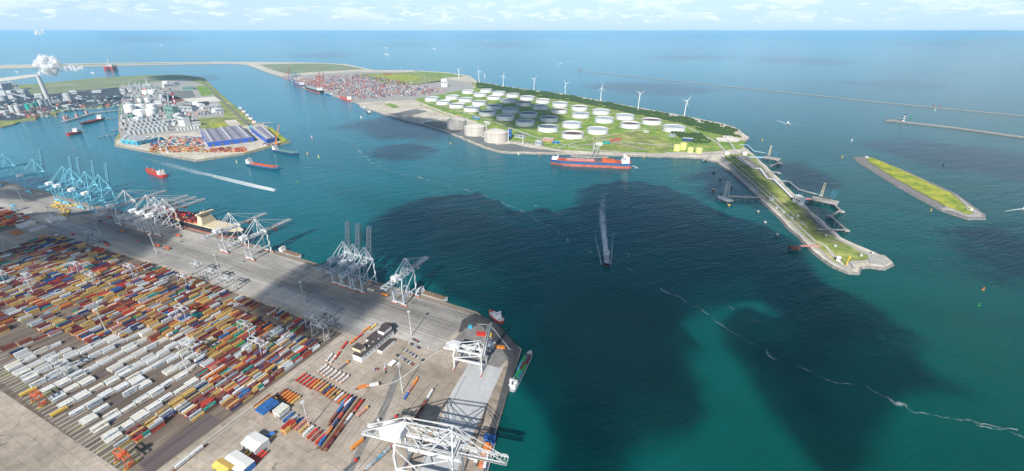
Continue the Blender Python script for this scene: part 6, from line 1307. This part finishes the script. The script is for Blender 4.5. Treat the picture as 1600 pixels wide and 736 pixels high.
# steam
def steam_mat():
    m = bpy.data.materials.new('steam'); m.use_nodes = True; nt = m.node_tree; nt.nodes.clear(); N = nt.nodes.new; L = nt.links.new
    geo = N('ShaderNodeNewGeometry'); nz = N('ShaderNodeTexNoise'); nz.inputs['Scale'].default_value = .06; nz.inputs['Detail'].default_value = 7; nz.inputs['Roughness'].default_value = .7; L(geo.outputs['Position'], nz.inputs['Vector'])
    r = N('ShaderNodeMapRange'); r.inputs[1].default_value = .36; r.inputs[2].default_value = .70; r.inputs[4].default_value = .62; L(nz.outputs[0], r.inputs[0])
    tr = N('ShaderNodeBsdfTransparent'); df = N('ShaderNodeBsdfDiffuse'); df.inputs[0].default_value = (.93,.94,.95,1); tl = N('ShaderNodeBsdfTranslucent'); tl.inputs[0].default_value = (.93,.94,.95,1)
    a = N('ShaderNodeMixShader'); a.inputs[0].default_value = .2; L(df.outputs[0], a.inputs[1]); L(tl.outputs[0], a.inputs[2]); b = N('ShaderNodeMixShader'); L(r.outputs[0], b.inputs[0]); L(tr.outputs[0], b.inputs[1]); L(a.outputs[0], b.inputs[2])
    o = N('ShaderNodeOutputMaterial'); L(b.outputs[0], o.inputs[0]); return m
SM = steam_mat()
def steam(c, sx, sy, sz, label, n=70, dens=1):
    mb = MB(SM); nn, mm = 7, 10
    for q in range(n):
        while True:
            v = Vector((random.uniform(-1,1), random.uniform(-1,1), random.uniform(-1,1)))
            if v.length < 1: break
        rad_ = (.16+.34*(1-v.length))*random.uniform(.7,1.2)*min(sx, sz); o_ = Vector((v.x*sx*.8, v.y*sy*.8, v.z*sz*.8)); vs = []; fs = []
        for i in range(nn+1):
            for j in range(mm):
                t = pi*i/nn; f_ = 2*pi*j/mm; d = Vector((sin(t)*cos(f_), sin(t)*sin(f_), cos(t))); k = rad_*(1+.5*noise.noise(d*1.6+o_*.1)); vs.append(o_+d*k)
        for i in range(nn):
            for j in range(mm): fs.append((i*mm+j, (i+1)*mm+j, (i+1)*mm+(j+1) % mm, i*mm+(j+1) % mm))
        mb.add(vs, fs)
    o = mb.build('steam', smooth=True); o.location = c; tag(o, label, None, kind='stuff')
random.seed(77)
steam(top_c+Vector((78,0,52)), 78, 45, 62, 'billowing white steam above the chimney', 80); steam(top_c+Vector((20,0,14)), 30, 18, 18, 'steam leaving the chimney mouth', 16); steam(top_c+Vector((175,20,40)), 85, 20, 24, 'thin wisp of steam drifting right of the chimney', 40); steam(top_c+Vector((62,40,210)), 40, 20, 20, 'small detached puff of steam high above the chimney', 22)
steam(G(*Z7(85,235), 60), 14, 10, 26, 'faint wisp of steam above the boiler house', 10)

# ------------------------------------------------------------------ inner basin jetties
def jetty(name, label, pts, w, z=5.5, m='concrete', group='jetties', piles=True, cat='jetty'):
    P = [G(x, y, z) for x, y in pts]; o = P[0].copy(); o.z = 0; r = root(name, o, 0, label, cat, group); mb = MB(m)
    for i in range(len(P)-1): mb.beam(P[i]-o, P[i+1]-o, w, 1.2)
    mb.build('deck', r)
    if piles:
        for i in range(len(P)-1):
            L_ = (P[i+1]-P[i]).length; n = max(2, min(9, int(L_/16)))
            for j in range(n+1): q = P[i].lerp(P[i+1], j/n)-o; MB('grey_dark').cyl((q.x, q.y, -1), min(w*.25, 1.3), z-.2, 8).build('pile', r)
    return r
jetty('jetty', 'long bent jetty across the mouth of the inner basin', [(98,190),(120,184),(146,176),(186,172)], 16)
jetty('jetty', 'short jetty behind the moored dark red tanker', [(163,187),(186,183)], 6); jetty('jetty', 'small lower jetty at the works quay', [(173,204),(188,201.5)], 6); jetty('jetty', 'low dark mooring jetty in front of the works', [(154,214),(180,209.5)], 5)
jetty('jetty', 'jetty at the right tip of the warehouse quay', [(400,192.5),(428,191.5)], 7)
for i, (x, y) in enumerate(((102,187),(106,186),(136,178),(121,183))):
    r = root('loading_arm', G(x, y, 6), 0, f'pinkish loading tower, {ORD[i]} on the long bent jetty', 'loading tower', 'loading towers of the inner basin'); MB('pinkish').bz(0,0,0,8,8,14).build('tower', r); MB('cream').beam((0,0,14),(3,-4,26),1.5).build('arm', r)
# ------------------------------------------------------------------ oil jetties of the tongue
ZT = lambda x, y: (1050+x/2.725, 180+y/2.725)
def platform(label, px, dx, dy, rz, z=8, m='concrete', group='jetty platforms'):
    p = G(*px, z); r = root('jetty_platform', (p.x, p.y, 0), rz, label, 'platform', group); MB(m).bz(0,0,z-1.6,dx,dy,1.6).build('deck', r)
    nx, ny = max(2, int(dx/9)), max(2, int(dy/9))
    for i in range(nx):
        for j in range(ny): MB('grey_dark').cyl((-dx/2+1.5+(dx-3)*i/(nx-1), -dy/2+1.5+(dy-3)*j/(ny-1), -1), .8, z-.6, 8).build('pile', r)
    return r, z
def arms(px, label, col, h, n=4, z=8, lean=0):
    p = G(*px, z); r = root('loading_arm', p, radians(-38), label, 'loading arm', 'loading arms of the oil jetties')
    for k in range(n):
        mb = MB(col); x = (k-(n-1)/2)*4; mb.beam((x,0,0),(x,0,h*.55),1).beam((x,0,h*.5),(x,2+lean,h),.8).beam((x,2+lean,h),(x,6+lean,h*.35),.6); mb.build('arm', r)
def ctower(px, label, col, h, z=8): 
    p = G(*px, z); r = root('jetty_tower', p, radians(-38), label, 'tower'); mb = MB(col)
    for x in (-2.4, 2.4):
        for y in (-2.4, 2.4): mb.beam((x,y,0),(x*.6,y*.6,h),.6)
    for k in range(6): z_ = h*k/6; mb.beam((-2.3,-2.3,z_),(2.2,-2.3,z_+h/6),.4).beam((2.3,2.3,z_),(-2.2,2.3,z_+h/6),.4)
    mb.build('lattice', r); MB(col).bz(0,0,h,5,5,1.2).build('top', r)
T_ = radians(-42)
platform('platform of the upper oil jetty', ZT(425,182), 46, 26, T_); jetty('jetty', 'upper oil jetty trestle carrying blue pipes', [ZT(325,178), ZT(410,180)], 9, 7, 'pale_blue'); jetty('jetty', 'thin catwalk from the dune to the upper oil jetty', [ZT(285,126), ZT(320,126), ZT(348,152), ZT(405,162)], 3, 7, 'pale_blue')
ctower(ZT(412,172), 'cream lattice tower on the upper oil jetty', 'cream', 30); arms(ZT(440,178), 'blue loading arms on the upper oil jetty', 'arm_blue', 20, 3)
jetty('jetty', 'bent catwalk below the upper oil jetty', [ZT(438,190), ZT(462,200), ZT(420,216)], 4, 7); jetty('jetty', 'short grey jetty between the two oil jetties', [ZT(395,241), ZT(455,243)], 6, 6)
platform('wide platform of the lower oil jetty with dark machinery', ZT(652,362), 52, 30, T_); jetty('jetty', 'lower oil jetty trestle with reddish pipes', [ZT(510,354), ZT(628,358)], 11, 7, 'pinkish'); jetty('jetty', 'thin bent catwalk above the lower oil jetty', [ZT(440,279), ZT(498,281), ZT(540,316), ZT(640,342)], 4, 7, 'pale_grey')
ctower(ZT(634,346), 'cream lattice tower on the lower oil jetty', 'cream', 32); arms(ZT(684,352), 'blue loading arms on the lower oil jetty', 'arm_blue', 20, 3); arms(ZT(655,362), 'dark loading arms in the middle of the lower oil jetty', 'grey_dark', 10, 5)
jetty('jetty', 'zigzag catwalk from the lower oil jetty to the outer dolphin', [ZT(686,374), ZT(718,406), ZT(674,427), ZT(740,486)], 4, 7); jetty('jetty', 'straight catwalk from the shore to the outer dolphin', [ZT(620,486), ZT(740,488)], 5, 7)
for i, q in enumerate(((462,203),(455,245),(498,282),(722,408),(742,488),(672,427))): 
    p = G(*ZT(*q), 6); r = root('dolphin', (p.x, p.y, 0), 0, f'concrete mooring dolphin, {ORD[i]} from the top along the oil jetties', 'dolphin', 'dolphins of the oil jetties'); MB('concrete_pale').bz(0,0,4,9,9,2.2).build('cap', r)
    for x in (-3, 3):
        for y in (-3, 3): MB('grey_dark').cyl((x,y,-1), .8, 5, 8).build('pile', r)
jetty('jetty', 'long dark jetty trestle on the shaded west side of the tongue', [ZT(238,345), ZT(395,350)], 7, 7, 'concrete'); platform('dark platform at the end of the west jetty', ZT(228,355), 20, 34, radians(20), m='steel'); ctower(ZT(222,345), 'dark lattice tower on the west jetty', 'steel', 34); arms(ZT(232,340), 'grey loading arms on the west jetty', 'silver', 34, 3)
jetty('jetty', 'thin dark catwalk at the west jetty end', [ZT(192,338), ZT(240,366), ZT(245,358)], 3, 6, 'steel')
for i, q in enumerate(((178,244),(206,274),(176,322),(253,306),(241,390),(365,417),(395,463),(447,516))):
    p = G(*ZT(*q), 0); r = root('mooring_dolphin', p, 0, f'round capped mooring dolphin in the shaded water, {ORD[i]} from the dune end', 'dolphin', 'single dolphins west of the tongue'); MB('grey_dark').cyl((0,0,-1), 2.6, 5, 12).build('shaft', r); MB('pale_grey' if i not in (2,4) else 'yellow').cyl((0,0,4), 2.8, 1.6, 12).build('cap', r)
jetty('jetty', 'short trestle of the small reddish pier on the tongue', [ZT(545,556), ZT(630,556)], 6, 5, 'pinkish'); platform('small reddish pier head below the tongue', ZT(522,562), 16, 12, 0, 6, 'rust')
# white pipe zigzag, pump house, signals on the tongue
rk = [(270,180),(345,229),(374,230),(405,272),(432,276),(508,352)]; rack([ZT(*q) for q in rk], 4.8, 'white zigzag pipeline running down the tongue', w=4.5, h=2.5, m='white_paint', name='pipeline'); rack([ZT(285,178), ZT(345,221)], 4.8, 'short white pipeline beside the top of the zigzag one', w=3, h=2, m='white_paint', name='pipeline')
bldg('pump_house', 'white pump house where the zigzag pipeline ends', ZT(512,368), ZT(540,384), 12, ZT(0,346)[1], 'white_paint', 'white_metal', win=3); bldg('pump_house', 'white hut beside the root of the upper oil jetty', ZT(300,170), ZT(318,172), 9, ZT(0,158)[1], 'white_paint', 'white_metal', win=2)
bldg('hut', 'small white hut beside the road on the tongue', ZT(412,362), ZT(426,366), 6, ZT(0,353)[1], 'white_paint', 'pale_grey', win=2); bldg('hut', 'small white hut near the yellow signal at the tongue tip', ZT(698,620), ZT(714,624), 6, ZT(0,607)[1], 'white_paint', 'white_paint', win=2)
r = root('signal_post', G(*ZT(742,638), 4.6), 0, 'yellow signal post at the tip of the tongue', 'signal'); h = HT(ZT(742,638), ZT(0,602)[1]); MB('yellow').cyl((0,0,0), 1.2, h, 10, r2=.6).build('pole', r); MB('yellow').bz(0,0,h-3,3.4,3.4,3.4).build('head', r)
for i, q in enumerate(((440,398),(470,415),(505,440),(530,432),(650,515),(690,560),(800,600),(850,590))): bldg('valve_box', f'small pale valve box, {ORD[i]} down the grass of the tongue', ZT(*q), ZT(q[0]+10, q[1]+2), 4, -2.5, 'pale_grey', 'white_metal', group='valve boxes on the tongue')
bldg('hut', 'white marker hut on the near end of the green island', (1510,327), (1516,329), 6, -4, 'white_paint', 'lemon', z=3.4, win=1); bldg('hut', 'white marker hut on the far end of the green island', (1352,246.5), (1356,247), 6, -3, 'white_paint', 'white_paint', z=3.4, win=1)
jetty('jetty', 'stub pier on the near shore of the green island', [(1470,326),(1490,327)], 8, 3, 'concrete', piles=False)
# buildings round the tank farm
Z4 = lambda x, y: (640+x/2.854, 80+y/2.854)
for x, y, w, yt, l in ((1190,443,30,418,'yellow squat tank, left of the front pair'),(1218,437,30,410,'yellow squat tank, tallest looking at the back'),(1250,450,26,430,'yellow squat tank, third from the left'),(1288,452,28,432,'yellow squat tank, rightmost of the group')): vtank(Z4(x, y), w, Z4(0, yt)[1], l, 'lemon', sc=2.854, group='yellow squat tanks')
for p1, p2, dp, yt, w, rf, l in (((142,158),(164,160),16,124,'white_paint','white_paint','tall white block on the works yard behind the left tanks'),((1155,380),(1180,384),14,372,'steel','steel','grey hut behind the rightmost tank scrub'),((1215,400),(1262,404),16,390,'navy','pale_grey','blue walled hall in the scrub below the last tank'),((860,412),(890,415),16,404,'teal','plant_green','teal roofed shed in the meadow above the tanker'),((830,418),(855,422),14,411,'white_paint','white_paint','white shed beside the teal roofed one'),((900,405),(945,398),10,393,'hull_red','hull_red','reddish shed row in the meadow'),((595,400),(640,404),14,390,'pinkish','pale_grey','row of huts below the tanks near the quay'),((642,414),(668,412),12,404,'blue','cyan','cyan tent roof near the quay corner'),((560,420),(585,424),14,400,'steel','pale_grey','grey hall between the quay and the front tanks'),((470,385),(508,392),16,372,'steel','grey_dark','dark shed right of the third dome'),((280,300),(305,306),12,296,'blue','pale_blue','blue cabins behind the second dome'),((330,322),(350,328),12,316,'pale_grey','white_paint','white cabins left of the third dome'),((436,385),(450,388),8,345,'blue','yellow','blue lift tower beside the third dome'),((1395,390),(1440,392),14,380,'concrete_pale','stone_pale','pale rubble hall at the end of the scrub'),((1040,362),(1065,365),10,356,'pale_grey','white_metal','pale valve house right of the lone tank row'),
      ((1405,462),(1425,463),10,452,'white_paint','white_paint','white gate house at the root of the tongue')):
    bldg('service_building', l, Z4(*p1), Z4(*p2), dp, Z4(0, yt)[1], w, rf, group='service buildings of the tank farm', win=2)
# tanker loading tower
r = root('loading_arm', G(*Z4(826,462), 5), 0, 'tall grey loading towers on the quay behind the long tanker', 'loading tower'); mb = MB('steel')
for x in (-7, 7): mb.beam((x,0,0),(x,-2,42),2.2); 
mb.bz(0,0,20,16,3,2); mb.build('tower', r); MB('silver').beam((7,-2,42),(7,-22,24),1.4).build('arm', r); MB('silver').beam((-7,-2,42),(-7,-22,24),1.4).build('arm', r)
jetty('jetty', 'berth of the long tanker along the oil quay', [(892,244),(905,245),(935,246),(950,245.5)], 14, 5); simple_mast(Z4(505,420), Z4(0,372)[1], 'grey lattice post on the quay pavement right of the domes', 2); simple_mast(Z4(1000,470), Z4(0,450)[1], 'thin yellow post on the quay astern of the tanker', .8)
jetty('jetty', 'thin wooden landing on the quay left of the tongue', [Z4(1310,488), Z4(1345,466)], 5, 4); 
# ------------------------------------------------------------------ far container terminal
random.seed(14)
FT = [(478,131),(490,120),(560,117),(600,122),(650,133),(700,141),(668,149),(600,153),(560,156),(530,150),(505,141)]; FP = [G(x, y, 4.5) for x, y in FT]
def inpoly(P, x, y):
    c = False
    for i in range(len(P)):
        a, b = P[i], P[i-1]
        if (a.y > y) != (b.y > y) and x < (b.x-a.x)*(y-a.y)/(b.y-a.y)+a.x: c = not c
    return c
fx = [p.x for p in FP]; fy = [p.y for p in FP]; k = 0; RZF = atan2(G(533,153).y-G(478,138).y, G(533,153).x-G(478,138).x)
cu, su = cos(RZF), sin(RZF)
while k < 3200:
    x = random.uniform(min(fx), max(fx)); y = random.uniform(min(fy), max(fy))
    if not inpoly(FP, x, y): continue
    u = round((x*cu+y*su)/17)*17; v = round((-x*su+y*cu)/13)*13; x, y = u*cu-v*su, u*su+v*cu; k += 1
    if int(u/17) % 4 == 0 or int(v/13) % 9 == 0: continue
    c = pick({'red':8,'brown':6,'navy':8,'light grey':8,'white':5,'blue':3,'salmon':7,'maroon':4,'dark grey':3}); cont(Vector((x, y, 4.5+2.6*random.choice((0,0,1,2)))), RZF+pi/2, 12.2, c, 'x far container', h=2.6*1.6)
for k in range(20): cont(G(600+R()*14, 115+R()*2.0, 4.5+2.6*(k % 3)), RZF, 12.2, 'red', 'x far container')
FC = [(452,125.5,108,'orange_red',True,'farthest orange crane, boom raised, at the far end of the far terminal'),(459,127.5,112,'hull_blue',False,'blue crane beside the farthest orange one'),(465,129,113,'hull_blue',False,'second blue crane of the far terminal'),(500,134,111,'orange_red',True,'orange crane with raised boom, left of the close pair'),(506,136,112,'orange_red',True,'orange crane with raised boom, right of the close pair'),(484,133,122,'salmon_c',False,'salmon crane low over the large container ship'),(474,131,120,'salmon_c',False,'salmon crane over the dark container ship'),(520,140,128,'salmon_c',False,'salmon crane nearest to the red and white feeder')]
mk('salmon_c', (.62,.30,.22))
for x, y, yt, m_, up_, l in FC:
    h = HT((x, y), yt); zp_ = (h*.42 if up_ else h*.62); sts('quay_crane', m_, up_, l, 'cranes of the far terminal', G(x, y, 4.5), RZF+pi if False else RZF, gauge=32, wide=24, zp=min(zp_, 46), za=min(h*.75 if up_ else h, 78), out=58, back=18, style='grey', house='white_metal')
# ------------------------------------------------------------------ link the containers: the 290 that show largest one by one, the rest as one mass
def vis(q): return -(PXM(q[0]))
CQ.sort(key=lambda q: (vis(q)))
def on_screen(p):
    x, y = PROJ(p); return -15 < x < 1615 and y < 745
# how much of each box shows: boxes with another on top show only their sides
topped = set((round(q[0].x), round(q[0].y), round(q[0].z, 0)) for q in CQ)
def score(q):
    p = q[0]; up = (round(p.x), round(p.y), round(p.z+2.62, 0)) in topped
    return PXM(p)**2*(.35 if up else 1)*q[2]/12.2*(1.0)
vis_ = [q for q in CQ if on_screen(q[0])]; vis_.sort(key=lambda q: -score(q))
seen = set(); near = []; rest = []
for q in vis_:
    if len(near) < 290 and q[4] not in seen: near.append(q); seen.add(q[4])
    else: rest.append(q)
rest += [q for q in CQ if not on_screen(q[0])]
cm = {}
for p, rz, L, c, desc, h, w, pri in near:
    k = (L, c, h)
    if k not in cm:
        mb = MB('container_paint'); box_geo(mb, L, w, h, CC[c]); o = mb.build('container'); cm[k] = o.data
    else: o = bpy.data.objects.new('container', cm[k]); COL.objects.link(o)
    o.location = p; o.rotation_euler = (0, 0, rz)
    ws = desc.split()
    tag(o, ' '.join(ws[:16]), 'container', 'shipping containers nearest the camera')
mb = MB('container_paint')
for p, rz, L, c, desc, h, w, pri in rest:
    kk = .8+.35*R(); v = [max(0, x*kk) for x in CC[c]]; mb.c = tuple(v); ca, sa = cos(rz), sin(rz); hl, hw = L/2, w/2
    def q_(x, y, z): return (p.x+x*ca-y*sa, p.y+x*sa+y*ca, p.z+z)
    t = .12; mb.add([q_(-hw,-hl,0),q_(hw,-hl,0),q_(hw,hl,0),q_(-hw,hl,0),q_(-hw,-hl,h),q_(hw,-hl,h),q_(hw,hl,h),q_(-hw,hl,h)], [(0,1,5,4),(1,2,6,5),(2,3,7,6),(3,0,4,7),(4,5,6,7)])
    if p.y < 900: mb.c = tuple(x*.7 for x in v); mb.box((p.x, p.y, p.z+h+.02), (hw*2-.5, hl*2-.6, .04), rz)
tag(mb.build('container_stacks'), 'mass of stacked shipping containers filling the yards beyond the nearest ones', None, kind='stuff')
print('containers', len(CQ), len(near), len(rest))
